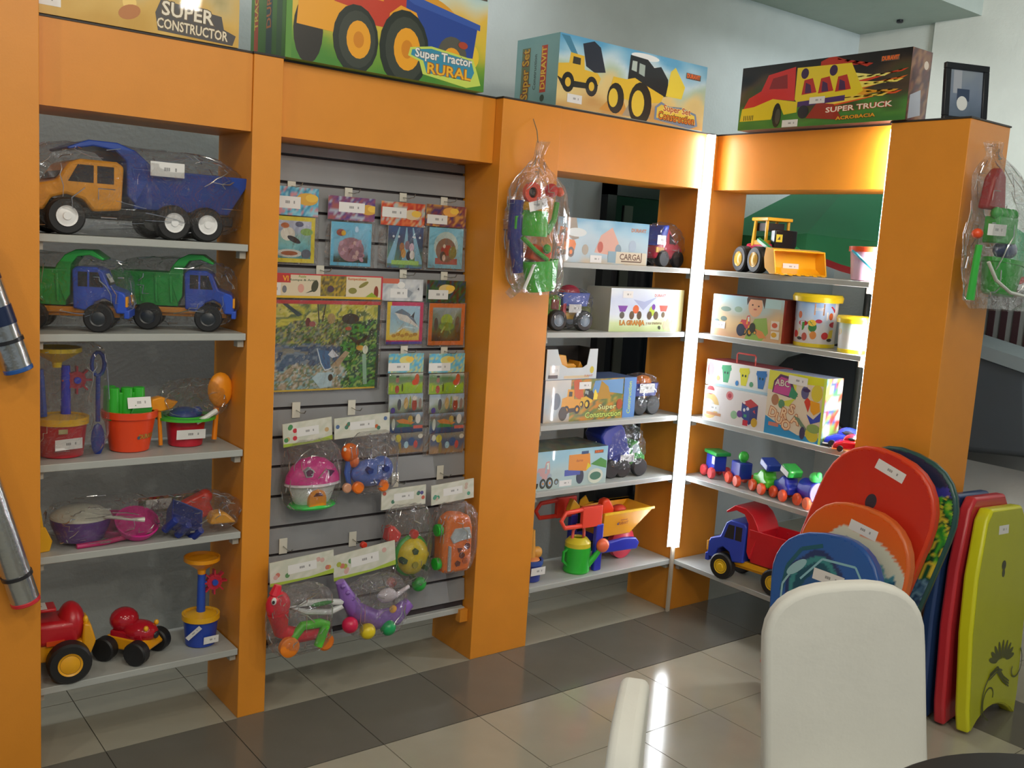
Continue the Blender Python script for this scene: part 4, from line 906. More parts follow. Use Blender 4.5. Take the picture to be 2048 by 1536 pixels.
def a3(p, a):
    p.bg(paint([(0, '4a70a8'), (.1, '70a060'), (.3, '5a8474'), (.6, '3a4c6c'), (1, '3c5a8c')], 3, 3, .1, 3), 14, 14)
    for x in (.3, .5, .68): p.poly([(x*a, .98), ((x+.03)*a, .98), ((x+(x-.5)*1.2+.12)*a, .1), ((x+(x-.5)*1.2-.1)*a, .1)], '88b8d0')
    p.rect(.12*a, .08, .9*a, .18, 'a8d070')
    for x, y, c in ((.4, .5, 'b07850'), (.55, .55, '8a7484'), (.68, .5, 'd0b8c8'), (.45, .35, 'c89858'), (.6, .3, '30384a'), (.7, .32, 'e0dcd8')): p.ell(x*a, y, .07, .11, c)
    for x in (.15, .3, .75, .9): p.ell(x*a, .75, .03, .03, 'dfe8f0')
def a4(p, a):
    p.bg(paint([(0, '78b0c4'), (.2, '8cc4d4'), (1, '7cc0d8')], 3, 3, .1, 4), 12, 12); p.ell(.5*a, .55, .36, .36, 'b8ccc8').rect(.2*a, .1, .85*a, .25, 'b06058')
    p.ell(.5*a, .45, .3, .3, '8a6a58').ell(.55*a, .45, .2, .13, 'a8382c').ell(.42*a, .3, .09, .12, '4a3a34').ell(.45*a, .26, .05, .08, 'd8c0b0').ell(.7*a, .4, .12, .16, '8a8444').ell(.45*a, .55, .04, .05, 'e8d8c0')
def a6(p, a):
    p.rect(0, 0, a, 1, 'c83060').rect(0, .1, .12*a, 1, 'e0c030').rect(0, 0, a, .06, '4c3c90')
    in_bg(p, a, paint([(0, 'd0b440'), (.25, 'e0c050'), (.35, 'a8c4c8'), (.6, '98bccc'), (1, 'a0c0d8')], 3, 3, .1, 6))
    p.poly([(.2*a, .75), (.4*a, .82), (.65*a, .7), (.9*a, .38), (.6*a, .5), (.35*a, .58)], 'd8d4cc').poly([(.2*a, .75), (.4*a, .84), (.7*a, .68), (.85*a, .45), (.55*a, .68)], '6c7c8c').poly([(.66*a, .66), (.76*a, .78), (.74*a, .62)], '384048').line([(.3*a, .3), (.5*a, .42), (.8*a, .38)], .03, 'c8dce0')
    for k in range(6): p.ell((.2+.12*k)*a, .2+.03*(k % 2), .06, .04, 'b88a30')
def a7(p, a):
    p.rect(0, 0, a, 1, 'd8722c'); p.bg(paint([(0, '4a3018'), (.2, '6c5020'), (.4, '607034'), (.7, '8a9484'), (1, '9ca8ac')], 3, 3, .15, 7), 14, 14, .1, .1, a-.1, .9)
    p.ell(.5*a, .6, .17, .15, 'a0b83c').ell(.5*a, .45, .22, .1, '7c9830').line([(.35*a, .3), (.45*a, .45)], .04, 'b0b868').line([(.62*a, .28), (.55*a, .42)], .04, '8a9840').ell(.2*a, .5, .06, .16, '58483c').ell(.8*a, .5, .07, .2, '6a5a48')
def stripart(k):
    def f(p, a):
        if k == 0:
            p.bg(paint([(0, '90b820'), (.45, 'a0c428'), (.55, '7a8c6c'), (.8, '5c9050'), (1, 'd0d4cc')], 4, 2, .06, 3), 16, 10); p.ell(.25*a, .68, .1, .13, 'a87468').ell(.25*a, .86, .1, .05, '30343a').ell(.25*a, .22, .12, .2, 'b84024').ell(.82*a, .7, .14, .28, 'c85a28').ell(.76*a, .55, .16, .15, 'd8501c').ell(.1*a, .3, .05, .16, 'c8c840').ell(.4*a, .3, .05, .2, '50681c')
        elif k == 1:
            p.bg(paint([(0, '3c4450'), (.3, '90a080'), (.7, 'c0ccd0'), (1, '9cb4cc')], 3, 3, .2, 5), 16, 10); p.ell(.12*a, .15, .14, .16, '4a3c90').ell(.3*a, .45, .12, .3, '50555c').ell(.5*a, .5, .13, .32, 'd0b070').ell(.62*a, .55, .05, .35, '9aa838').ell(.75*a, .4, .16, .32, 'a8402c').ell(.75*a, .75, .16, .12, 'dcd4c8').ell(.92*a, .45, .1, .3, '9c8478')
        elif k == 2:
            p.bg(paint([(0, '203c68'), (.25, '30507c'), (.5, '708478'), (.8, '706860'), (1, '98b0c8')], 3, 2, .1, 8), 16, 10); p.poly([(.2*a, .3), (.3*a, .5), (.6*a, .45), (.75*a, .28)], '3c8c48').poly([(.2*a, .65), (.4*a, .72), (.75*a, .5), (.65*a, .4), (.3*a, .5)], 'd8883c').ell(.62*a, .68, .14, .18, 'c8a848').ell(.85*a, .68, .15, .25, 'dcd8d0').ell(.72*a, .7, .06, .1, '2c2c2c').rect(.72*a, .18, a, .34, 'd86858').ell(.12*a, .45, .1, .3, 'c4ccc0')
        else:
            p.bg(paint([(0, 'a88458'), (.2, '9c7c5c'), (.4, '54647c'), (.7, '4a5c7c'), (1, '8c8878')], 3, 2, .15, 9), 16, 10); p.ell(.25*a, .75, .18, .2, 'c8bc3c').ell(.3*a, .3, .1, .3, '9c843c').ell(.5*a, .4, .13, .18, 'a8ccd8').ell(.65*a, .55, .2, .22, '34588c').ell(.78*a, .4, .12, .2, 'c84c44').ell(.92*a, .8, .14, .12, 'd4d0c0').ell(.1*a, .8, .12, .16, 'd0d0c0')
    return f
def jungle(p, a):
    cols = ['5c7840', '8aa048', '4a6034', '7c8c7c', 'a09878', '607468', 'b0b050', '3c5030', '7c6c50']
    yel = patches(['b8b440', 'c8c048', '98a040', '607040', 'd0c870'], 6, 5, 3); gn = patches(cols, 9, 9, 1); bl = patches(['5a6c88', '48607c', '7c8c9c', '8c8c80', '3c5070'], 6, 6, 5); br = patches(['a09074', 'b8a890', '6c7460', '8cb0b4', '7c8c5c', 'c0c0b8'], 9, 9, 7); dg = patches(['3c7c28', '50982c', '1c3018', '2c4830', '8cac50', '205030'], 7, 8, 2)
    def fn(u, v):
        n = noise.noise(Vector((u*5, v*5, 4)))*.12
        if v+n > .78: return yel(u, v)
        if u+n > .66: return dg(u, v)
        if v+n < .24: return br(u, v)
        if v+n < .52: return bl(u, v) if v+n > .3 else br(u, v)
        return gn(u, v)
    p.bg(fn, 72, 56)
    p.poly([(.06*a, 1), (.1*a, 1), (.28*a, .84), (.24*a, .82)], '3c4c50').line([(.41*a, 1), (.43*a, .76)], .015, '403c30').line([(.49*a, 1), (.46*a, .77)], .015, '403c30')
    p.ell(.33*a, .76, .03, .05, '6a2c20').ell(.37*a, .74, .04, .03, 'a0504c').ell(.54*a, .8, .05, .06, 'a89060').ell(.72*a, .8, .11, .06, '40382c')
    p.poly([(.42*a, .46), (.53*a, .44), (.55*a, .24), (.48*a, .24)], '48709c').line([(.42*a, .47), (.46*a, .3), (.5*a, .22), (.56*a, .25)], .012, 'c8d4dc').poly([(.52*a, .4), (.56*a, .46), (.62*a, .38), (.56*a, .36)], 'd0d4dc').poly([(.56*a, .28), (.68*a, .44), (.72*a, .42), (.62*a, .26)], 'b09878')
    p.ell(.82*a, .47, .05, .03, 'd8a840').ell(.87*a, .45, .035, .05, 'd8dcc8').line([(.86*a, .4), (.88*a, .05)], .05, '8cb094').poly([(.68*a, .62), (.8*a, .5), (.92*a, .6), (.94*a, .62), (.8*a, .56)], '3c3424').ell(.70*a, .69, .04, .02, 'b85838')
    p.poly([(.38*a, .14), (.44*a, .2), (.58*a, .2), (.56*a, .04), (.46*a, .02)], 'b4ccd4').ell(.55*a, .14, .03, .04, '4c3c28')
    p.rect(0, .96, a, 1, 'c04040').rect(0, 0, a, .018, 'd8b838').rect(.975*a, 0, a, .96, '2c4038')
pack('puzzle_pack', 'yellow bordered cow picture puzzle with blue header, top left of wall', (545, 374, 637, 431), [(545, 433, 629, 525)], hd(['4a98c0', '68b4d0', '3c7c9c', '90c8d8', 'c88890'], 2, .33, .45, (.75, .6, 'd8a848')), [framed('d8c830', a1)])
pack('puzzle_pack', 'light blue bordered puzzle with pink coral shape, purple header', (656, 394, 750, 441), [(661, 445, 742, 532)], hd(['584080', '7c4468', '9c5858', '805078', 'a8b0c0'], 3, .5, .55, (.85, .5, 'd0a040')), [framed('68b8d8', a2)])
pack('puzzle_pack', 'blue puzzle of stage lights with orange-red header card', (762, 405, 850, 452), [(775, 453, 845, 536)], hd(['c84c30', 'd87040', 'b8382c', 'd8a070', 'b0bcb8'], 4, .3, .55, (.7, .5, 'd8c4a0')), [a3])
pack('puzzle_pack', 'light blue puzzle of a red hedgehog, purple and orange header', (852, 411, 932, 454), [(857, 456, 925, 537)], hd(['4a3468', '8a5c44', 'c89048', '7c3c48'], 5, .28, .32, (.6, .7, 'e0a050'), .5), [framed('70b8d0', a4)])
def hl(p, a):
    p.rect(0, 0, a, 1, 'd03c40').rect(0, .0, a, .95, 'd8ccb0').bg(patches(['8a7c30', 'a08c2c', '5c5030', 'b89838', '706848'], 5, 4, 5), 16, 10, .43*a, .1, .66*a, .95)
    p.rect(0, .62, .17*a, .95, 'c04038').text('VI', .13*a, .78, .3, 'e8b030').text('Puzzle', .27*a, .88, .13, '7a9a30').text('Rompe & Arma', .28*a, .74, .12, '5a6a50', wid=.24*a)
    p.ell(.12*a, .35, .1, .15, '70747c').ell(.26*a, .4, .14, .18, 'd8a090').ell(.38*a, .5, .15, .25, '4c4c38', rot=-.3).poly([(.3*a, .2), (.36*a, .35), (.38*a, .3)], '4c4c38').ell(.52*a, .4, .16, .14, '54404c')
    p.text('Rompecabezas', .76*a, .85, .15, 'd07040', wid=.17*a).ell(.72*a, .35, .2, .13, '888440').ell(.82*a, .62, .26, .08, '8a8444', rot=.5).ell(.94*a, .3, .11, .28, '8a3c24').poly([(.84*a, .1), (.9*a, .3), (.96*a, .08)], '90a830')
    p.rect(0, 0, a, .09, 'd8b430').rect(.985*a, 0, a, 1, 'c03848').rect(0, .95, a, 1, 'c83c40').tag(.03*a, .35, .6, .5)
pack('puzzle_pack', 'large jungle animals puzzle with long white header, left of slatted wall', (540, 549, 765, 597), [(538, 601, 757, 780)], hl, [jungle], .03)
def hs(p, a):
    p.bg(patches(['b8bcc0', 'd0d4d4', 'a8b0b8', 'c8ccd0'], 3, 3, 2), 14, 6); p.rect(0, .78, .4*a, 1, 'c86850').ell(.45*a, .72, .2, .15, 'e4e4e0').poly([(.55*a, .6), (.75*a, .4), (.65*a, .15), (.58*a, .3)], '8c949c').text('4', .88*a, .55, .2, '404448').tag(.4*a, .35, .42*a, .42)
pack('puzzle_pack', 'shark puzzle with magenta and yellow border and white header', (765, 558, 846, 602), [(773, 604, 845, 688)], hs, [a6])
pack('puzzle_pack', 'orange bordered puzzle of a green lizard with dark header', (853, 561, 931, 605), [(857, 607, 928, 690)], hd(['2c4424', '406030', '5c2c1c', '384c20', '30485c'], 6, .3, .35, (.5, .6, 'd8c080'), .5), [framed('d87a30', a7)])
def strip(x0, x1, lab):
    ys = (747, 788, 826, 866, 906)
    pack('puzzle_strip', lab, (x0, 707, x1, 745), [(x0+(k*.6), ys[k], x1-2, ys[k+1]-1) for k in range(4)], hd(['5cb0d0', '70bcd4', '8cb8a8', 'c8c478', '58a4cc'], 7, .3, .3, (.5, .65, 'd8d080'), .6), [stripart(k) for k in range(4)], .018, 'four picture puzzle strips')
strip(777, 847, 'hanging strip of four small pictures, left one of the pair')
strip(858, 929, 'hanging strip of four small pictures, right one beside the wide column')

# bagged baby toys
def hung(label, header, rot, yc, cols, seed, pouch, dx=.004, green=True):
    x0, x1, z0, z1 = prect(*header, yc); w_, h_ = x1-x0, z1-z0
    t = thing('bagged_baby_toy', label, 'baby toy', ((x0+x1)/2, yc, (z0+z1)/2), 0, 'bagged baby toys with header cards')
    R = Matrix.Rotation(rot, 4, 'Y')
    MB().box(-w_/2, w_/2, 0, .003, -h_/2, h_/2, R).build('header_card', mat('card_cream', 'd4d4c4', .4), t)
    p = Print(w_/h_); a = p.a
    p.bg(patches(['cfcfbf', 'd8d8cc', 'c8ccbc'], 3, 2, seed), 12, 6)
    if green: p.poly([(0, 0), (a, 0), (a, .2), (.6*a, .08), (0, .14)], 'a8c048')
    rnd = random.Random(seed)
    for k in range(7): p.ell(rnd.choice([rnd.uniform(.05, .3), rnd.uniform(.75, .95)])*a, rnd.uniform(.25, .85), .10, .10, rnd.choice(cols))
    p.tag(.5*a, .55, .45*a, .38)
    q = R @ Vector((-w_/2, 0, -h_/2)); p.build('printed_header', t, q, R @ Vector((1, 0, 0)), R @ Vector((0, 0, 1)), h_)
    cx, cz = at(pouch[0], pouch[1], y=yc+pouch[4]).x-t.location.x, at(pouch[0], pouch[1], y=yc+pouch[4]).z-t.location.z
    wrap(t, (pouch[2], pouch[5], pouch[3]), (cx, pouch[4], cz), seed, 3.5, .07, (60, 34), 'clear_bag')
    def L(px, py, dy=0):
        q = at(px, py, y=yc+pouch[4]+dy); return Vector((q.x, yc+pouch[4]+dy, q.z))-t.location
    return t, L
def disc(root, name, p, r, col, th=.02, n=22):
    return MB().lathe([(.0001, -th), (r*.75, -th), (r, -th*.6), (r, th*.6), (r*.75, th), (.0001, th)], n, Matrix.Translation(p) @ Matrix.Rotation(PI/2, 4, 'X')).build(name, pl(col), root)
def ngon(n, r, rot=0, cx=0, cz=0): return [(cx+r*math.cos(rot+2*PI*k/n), cz+r*math.sin(rot+2*PI*k/n)) for k in range(n)]
# house
t, L = hung('bagged mushroom house toy with pink roof and orange door', (566, 841, 664, 887), -.09, .045, ['c83c48', '50905c', 'c8a878'], 41, (622, 950, .100, .125, -.0, .055))
c = L(625, 955)
T = Matrix.Translation(c)
MB().lathe([(.0001, .012), (.05, .010), (.09, -.004), (.102, -.02), (.096, -.024), (.0001, -.01)], 30, T @ Matrix.Scale(.55, 4, (0, 1, 0))).build('white_eaves', pl('e4e0e4'), t)
MB().lathe([(.100, -.012), (.096, .01), (.078, .042), (.045, .066), (.0001, .076)], 30, T @ Matrix.Scale(.55, 4, (0, 1, 0))).build('pink_roof', pl('e02c94'), t)
MB().lathe([(.0001, -.095), (.055, -.095), (.070, -.075), (.090, -.02), (.0001, -.02)], 30, T @ Matrix.Scale(.5, 4, (0, 1, 0))).build('house_wall', pl('d4dcd8'), t)
MB().lathe([(.0001, -.102), (.082, -.102), (.088, -.096), (.080, -.088), (.0001, -.086)], 30, T @ Matrix.Scale(.6, 4, (0, 1, 0))).build('green_base', pl('38c850'), t)
MB().prism([(c.x-.032, c.z-.09), (c.x-.032, c.z-.06), (c.x-.024, c.z-.04), (c.x, c.z-.030), (c.x+.024, c.z-.04), (c.x+.032, c.z-.06), (c.x+.032, c.z-.09)], c.y-.048, c.y-.03).build('door', pl('e8951c'), t, bevel=.002)
MB().prism([(c.x-.018, c.z-.055), (c.x-.008, c.z-.043), (c.x+.010, c.z-.043), (c.x+.020, c.z-.055)], c.y-.0488, c.y-.047).build('door_window', pl('5c3020'), t)
for x, z, n in ((-.036, .030, 5), (.044, .026, 3)):
    MB().prism(ngon(n, .014, .3, c.x+x, c.z+z), c.y-.052, c.y-.034).build('shape_hole', pl('5a2050'), t)
MB().prism(ngon(5, .019, .3, c.x-.036, c.z+.030), c.y-.050, c.y-.034).build('hole_rim', pl('a8b4b8'), t)
# elephant
t, L = hung('bagged orange and blue elephant shape sorter on orange wheels', (669, 831, 779, 872), -.05, .040, ['c86840', '50806c', '5a74a0'], 42, (742, 925, .098, .115, -.0, .05), green=False)
c = L(740, 945)
MB().ball(c, (.078, .036, .050), 20).ball(c+Vector((.045, 0, .010)), (.045, .038, .048), 18).build('body', pl('5474c8'), t)
MB().ball(L(700, 905), (.032, .028, .034), 18).ball(L(706, 922), (.022, .024, .024), 14).build('head', pl('e8701c'), t)
MB().tube([L(700, 915), L(694, 945), L(698, 968)], [.013, .011, .009], 10).build('trunk', pl('5474c8'), t)
for px, py in ((716, 975), (766, 971)): disc(t, 'wheel', L(px, py, -.035), .021, 'f0781c', .011)
disc(t, 'wheel', L(694, 976, -.02), .017, 'd8a080', .009)
for px, py, n in ((728, 936, 5), (760, 932, 6), (742, 958, 3)):
    q = L(px, py); MB().prism(ngon(n, .0125, .5, q.x, q.z), c.y-.050, c.y-.028).build('shape_hole', pl('2c3c80'), t)
MB().ball(L(690, 899, -.03), (.006, .004, .007), 10).build('eye', pl('e0d8d0'), t)
# turtle
t, L = hung('bagged yellow turtle shell shape sorter with red head', (763, 975, 851, 1014), -.02, .020, ['c86858', '508068', '605890'], 43, (812, 1095, .095, .16, -.02, .05), green=False)
c = L(825, 1112)
MB().ball(c, (.064, .036, .070), 22).build('shell', pl('e4cc20'), t)
MB().ball(c+Vector((0, .012, 0)), (.074, .022, .080), 22).build('green_rim', pl('38b040'), t)
MB().prism([(-.03, -.02), (-.02, .03), (.0, .035), (.035, .0), (.02, -.03)], -.02, .02, 'y', Matrix.Translation(L(783, 1068))).build('red_head', pl('e04038'), t, bevel=.008)
disc(t, 'red_foot', L(828, 1068), .017, 'd8382c', .012); disc(t, 'red_foot', L(727, 1090), .012, 'd8402c', .01); disc(t, 'orange_foot', L(783, 1165), .018, 'c85030', .012)
MB().ball(L(838, 1168), (.030, .022, .028), 14).build('green_foot', pl('28a840'), t)
MB().ball(L(850, 1108), (.015, .015, .015), 12).build('tail', pl('e4cc20'), t)
for px, py, n in ((821, 1098, 5), (799, 1117, 5), (820, 1124, 8), (841, 1130, 4), (818, 1151, 3)):
    q = L(px, py); MB().prism(ngon(n, .0125, .3, q.x, q.z), c.y-.040, c.y-.01).build('shape_hole', pl('2c5030' if n != 8 else 'a8a040'), t)
# orange car sorter, hung nose up
t, L = hung('bagged orange toy car shape sorter with green wheels, beside wide column', (863, 964, 947, 1003), -.06, .010, ['4a9878', '60a088', 'c8b0a0'], 44, (907, 1075, .088, .135, -.02, .055), green=False)
c = L(907, 1082)
MB().prism([(-.066, -.110), (-.070, .02), (-.055, .095), (-.02, .115), (.045, .105), (.060, .06), (.062, -.07), (.050, -.112)], -.04, .035, 'y', Matrix.Translation(c)).build('body', pl('f07a1c'), t, bevel=.014, seg=3)
MB().prism([(-.045, .030), (-.025, .062), (.040, .062), (.052, .018), (.0, .012), (-.030, .005)], -.047, -.038, 'y', Matrix.Translation(c)).build('windshield', pl('b8c4c8'), t, bevel=.003)
MB().prism([(-.050, -.10), (-.050, .0), (-.038, -.005), (-.036, -.10)], -.046, -.038, 'y', Matrix.Translation(c)).build('side_window', pl('a8b0b0'), t, bevel=.002)
for x, z, n in ((.000, -.022, 3), (.035, -.012, 8), (.012, -.045, 8), (.028, -.068, 8), (-.005, -.075, 5)):
    MB().prism(ngon(n, .012, .4, c.x+x, c.z+z), c.y-.046, c.y-.03).build('shape_hole', pl('6a2c14' if z != -.068 else 'c05c18'), t)
for z in (.055, -.075): MB().lathe([(.0001, -.01), (.022, -.01), (.024, 0), (.022, .01), (.0001, .01)], 18, Matrix.Translation(c+Vector((-.078, -.01, z))) @ Matrix.Rotation(PI/2, 4, 'Y')).build('wheel', pl('30b838'), t)
# red dog on wheels
t, L = hung('bagged red dog pull toy with green legs and orange wheels, lowest left', (540, 1113, 667, 1160), -.06, -.055, ['c87868', '60905c', 'd0a8a0', 'd8a040'], 45, (600, 1238, .110, .118, -.03, .05))
MB().ball(L(556, 1210), (.042, .030, .048), 18).tube([L(556, 1225), L(562, 1262), L(590, 1270), L(650, 1260)], [.036, .026, .028, .026], 14).tube([L(550, 1190), L(556, 1170)], [.02, .012], 10).build('body', pl('e0283c'), t)
MB().ball(L(548, 1203, -.03), (.009, .006, .013), 12).build('eye', pl('d8d4d0'), t); MB().ball(L(547, 1205, -.036), (.005, .003, .006), 10).build('pupil', DARK, t)
MB().tube([L(585, 1215), L(610, 1224), L(660, 1224), L(684, 1212), L(684, 1204), L(655, 1203), L(612, 1206)], .011, 10, loop=True).build('white_saddle', pl('d8dcdc'), t)
q = L(645, 1207, -.012); MB().ball(q, (.042, .006, .008), 14).build('green_insert', pl('4a9450'), t)
MB().tube([L(585, 1278, -.02), L(605, 1252, -.02), L(640, 1246, -.02), L(655, 1250, -.02)], [.015, .016, .016, .015], 12).build('green_leg', pl('58c830'), t)
MB().tube([L(652, 1250, -.03), L(644, 1270, -.03), L(636, 1292, -.03)], [.015, .016, .015], 12).build('green_leg', pl('58c830'), t)
disc(t, 'wheel', L(578, 1294, -.03), .034, 'f88a1c', .014, 28); disc(t, 'wheel', L(650, 1283, .01), .030, 'f08020', .014, 28)
# purple dinosaur
t, L = hung('bagged purple dinosaur pull toy on coloured ball wheels, lowest centre', (667, 1096, 790, 1146), -.10, -.050, ['c87868', '60905c', 'd0a8a0', 'a8b048'], 46, (754, 1212, .108, .112, -.03, .05))
MB().tube([L(680, 1163), L(692, 1190), L(712, 1222), L(750, 1240), L(790, 1232), L(818, 1205)], [.016, .026, .034, .036, .034, .022], 16).build('body', pl('8c64b8'), t)
for px, py, c_ in ((700, 1250, 'd01c4c'), (735, 1262, 'e8d020'), (776, 1255, '1ca05c')): MB().ball(L(px, py, -.03), .0285, 18).build('ball_wheel', pl(c_), t)
MB().ball(L(774, 1191, -.02), (.038, .022, .026), 16).tube([L(790, 1192, -.02), L(818, 1172, -.02)], [.010, .006], 8).build('white_spoon_seat', pl('d4ccd4'), t)
disc(t, 'belly_badge', L(786, 1218, -.045), .014, 'd0a050', .004)
for k in range(5):
    q = L(686+k*9, 1172+k*13, -.02); MB().ball(q, .010, 8).build('back_bump', pl('7c54a8'), t)

# ================================================================== toys on the shelves left of the tube
p = at(1328, 500, y=.12)
t = thing('toy_car', 'bagged red and blue toy car right of the box printed CARGA', 'toy car', (p.x, .135, Z1))
t.scale = (1.0, 1.0, 1.12)
MB().prism([(-.085, .03), (-.085, .075), (-.04, .15), (-.015, .158), (.02, .12), (.085, .07), (.09, .03)], -.05, .05).build('body', pl('c83048'), t, bevel=.012, seg=3)
MB().prism([(-.09, .08), (-.045, .158), (-.012, .164), (-.03, .09)], -.054, .054).build('blue_roof', pl('3450c0'), t, bevel=.008)
MB().prism([(-.005, .09), (-.01, .13), (.015, .112), (.03, .09)], -.053, .053).build('side_window', DARK, t)
MB().box(-.088, -.04, -.0545, -.05, .055, .075).build('yellow_badge', pl('d8a040'), t)
for x in (-.045, .048):
    for y in (-.05, .05): wheel(t, x, y, .032, .032, .03, None)
wrap(t, (.108, .075, .086), (.002, 0, .086), 51, 2.3, .07, (60, 34)); sticker(t, (-.090, -.058, .085), (1, 0, 0), (0, 0, 1), .052, .036)
t = thing('toy_truck', 'bagged blue toy truck with red load and green cab, by the farm box', 'toy truck', (-.655, .12, Z2), -.1)
MB().tub(-.045, .075, -.05, .05, .10, .155, .008, .006, .004).build('blue_bed', pl('3458c0'), t, bevel=.002)
MB().ball((.015, 0, .150), (.05, .04, .035), 18).build('red_load', pl('b82848'), t)
MB().prism([(-.115, .05), (-.115, .13), (-.07, .145), (-.05, .13), (-.05, .05)], -.045, .045).build('green_cab', pl('70b048'), t, bevel=.008)
MB().box(-.10, -.065, -.049, -.044, .085, .125).build('side_window', pl('8a3c34'), t)
MB().box(-.10, .08, -.04, .04, .045, .075).build('chassis', pl('d8a830'), t, bevel=.004); MB().box(-.045, -.03, -.052, .052, .06, .11).build('red_post', pl('c8344c'), t)
for x in (-.075, .055):
    for y in (-.055, .05): wheel(t, x, y, .042, .042, .03, '8090a0')
wrap(t, (.118, .085, .088), (-.005, 0, .089), 52, 2.8, .08, (60, 34)); sticker(t, (-.025, -.064, .075), (1, 0, 0), (0, 0, 1), .062, .034)
t = thing('toy_packet', 'lime green bag packed toy left of the farm tractor box', 'packet', (-.508, .170, Z2))
MB().prism([(-.030, 0), (-.035, .08), (-.02, .095), (.022, .095), (.030, .08), (.026, 0)], -.02, .02).build('lime_block', pl('a4b81c'), t, bevel=.008)
MB().ball((-.018, -.02, .065), (.014, .010, .012), 12).build('orange_knob', pl('d8701c'), t)
wrap(t, (.040, .032, .068), (0, 0, .068), 53, 2.6, .08, (60, 34))
t = thing('toy_truck', 'bagged blue toy truck with orange load next to the construction box', 'toy truck', (-.188, .12, Z3), .0)
MB().tub(-.062, .062, -.045, .045, .082, .140, .008, .006, .004).build('blue_bed', pl('2c40a8'), t, bevel=.003)
MB().ball((.02, 0, .140), (.045, .035, .030), 16).build('orange_load', pl('f08a2c'), t); MB().ball((-.03, .01, .14), (.025, .03, .022), 14).build('red_load', pl('c83030'), t)
MB().box(-.07, .06, -.04, .04, .045, .08).build('chassis', pl('c88830'), t, bevel=.006)
for x in (-.045, .035):
    for y in (-.05, .045): wheel(t, x, y, .042, .042, .028, None)
wrap(t, (.096, .075, .088), (0, 0, .089), 54, 2.6, .08, (60, 34)); sticker(t, (-.055, -.060, .100), (1, 0, 0), (0, 0, 1), .092, .040)
t = thing('toy_truck', 'bagged toy truck with raised dark blue hopper, fourth shelf by tube', 'toy truck', (-.290, .12, Z4), -.1)
M = Matrix.Translation((-.055, 0, .155)) @ Matrix.Rotation(-.35, 4, 'Y')
MB().prism([(-.06, -.06), (-.075, .06), (-.04, .085), (.04, .085), (.06, .05), (.06, -.06)], -.062, .062, 'y', M).build('blue_hopper', pl('2438a0'), t, bevel=.010)
MB().box(-.06, .03, -.05, .05, .06, .13).build('blue_bed', pl('2c44b4'), t, bevel=.004)
MB().prism([(.04, .05), (.035, .145), (.07, .16), (.105, .10), (.12, .09), (.12, .05)], -.05, .05).build('green_cab', pl('4ab050'), t, bevel=.008)
MB().prism([(.045, .105), (.045, .14), (.07, .148), (.09, .105)], -.054, .054).build('side_window', pl('c8d8dc'), t)
MB().box(-.09, .11, -.04, .04, .04, .065).build('chassis', pl('c0a060'), t, bevel=.004)
for x in (-.075, -.01, .085):
    for y in (-.052, .05): wheel(t, x, y, .040, .040, .028, None)
wrap(t, (.130, .085, .120), (.0, 0, .121), 55, 2.3, .10, (60, 34)); sticker(t, (-.030, -.062, .066), (1, 0, .04), (0, 0, 1), .078, .036)

t = thing('sand_bucket', 'small dark blue bucket with tan giraffe-like tools, bottom shelf', 'bucket', (-.775, .085, Z5))
bucket(t, .042, .048, .092, '2c3c90', '3c58a8', rimh=.2)
MB().tube([(.0, .0, .09), (.004, .0, .15), (.002, 0, .215)], [.020, .012, .009], 10).ball((.030, .0, .115), (.026, .02, .026), 14).build('tan_tool', pl('d8a048'), t)
MB().ball((.0, 0, .09), (.038, .038, .012), 16).build('sand_mould', pl('d88a50'), t); sticker(t, (-.036, -.050, .035), (1, 0, 0), (0, -.05, 1), .075, .034)
t = thing('watering_can', 'green watering can with yellow top and coral spout rose', 'watering can', (-.520, .082, Z5))
t.scale = (1.14, 1.1, 1.12)
MB().lathe([(.0001, 0), (.048, 0), (.052, .006), (.047, .04), (.052, .09), (.050, .105), (.0001, .105)], 30).build('can_body', pl('30b438'), t)
MB().lathe([(.0505, .100), (.050, .118), (.036, .134), (.026, .138), (.024, .130), (.046, .105)], 30, closed=True).build('yellow_top', pl('d8c834'), t)
MB().tube([(.030, -.02, .022), (.055, -.035, .055), (.078, -.048, .092)], [.016, .012, .009], 12).build('spout', pl('30b438'), t)
MB().ball((.084, -.050, .104), (.028, .022, .028), 18).build('spout_rose', pl('f07048'), t)
MB().tube([(-.030, 0, .128), (-.028, 0, .165), (-.010, 0, .185), (.012, 0, .185), (.026, 0, .165), (.028, 0, .128)], .006, 8).build('top_handle', pl('f06a60'), t)
MB().tube([(-.046, .0, .095), (-.068, 0, .085), (-.070, 0, .05), (-.048, 0, .03)], .006, 8).build('back_handle', pl('28a030'), t)
# wheelbarrow: grips to the left, wheel to the right
t = thing('toy_wheelbarrow', 'toy wheelbarrow with orange-yellow tray, blue frame and coral grips', 'wheelbarrow', (-.270, .135, Z5))
t.scale = (1.12, 1.0, 1.2)
for y, c in ((-.085, 'ee4c38'), (.085, 'd83828')):
    dy = -.006 if y < 0 else .006
    pts = [(-.335, .235), (-.350, .205), (-.330, .178), (-.235, .172), (-.228, .236)]
    MB().tube([(-.235, y, .236), (-.320, y, .232), (-.342, y, .205), (-.322, y, .178), (-.235, y, .176)], .009, 8).box(-.240, -.140, y-.010, y+.010, .168, .245).build('grip', pl(c), t, bevel=.004)
    MB().box(-.165, -.128, y-.012, y+.012, .0, .175).prism([(-.14, .062), (-.14, .098), (.0, .105), (.055, .100), (.075, .080), (.062, .055), (.0, .058)], y-.012, y+.012).build('blue_frame', pl('2c34b0'), t, bevel=.005)
m = MB(); m.tub(-.105, .045, -.062, .062, .112, .205, .015, .025, .004, .105)
m.build('tray', pl('f2a81c'), t, bevel=.002)
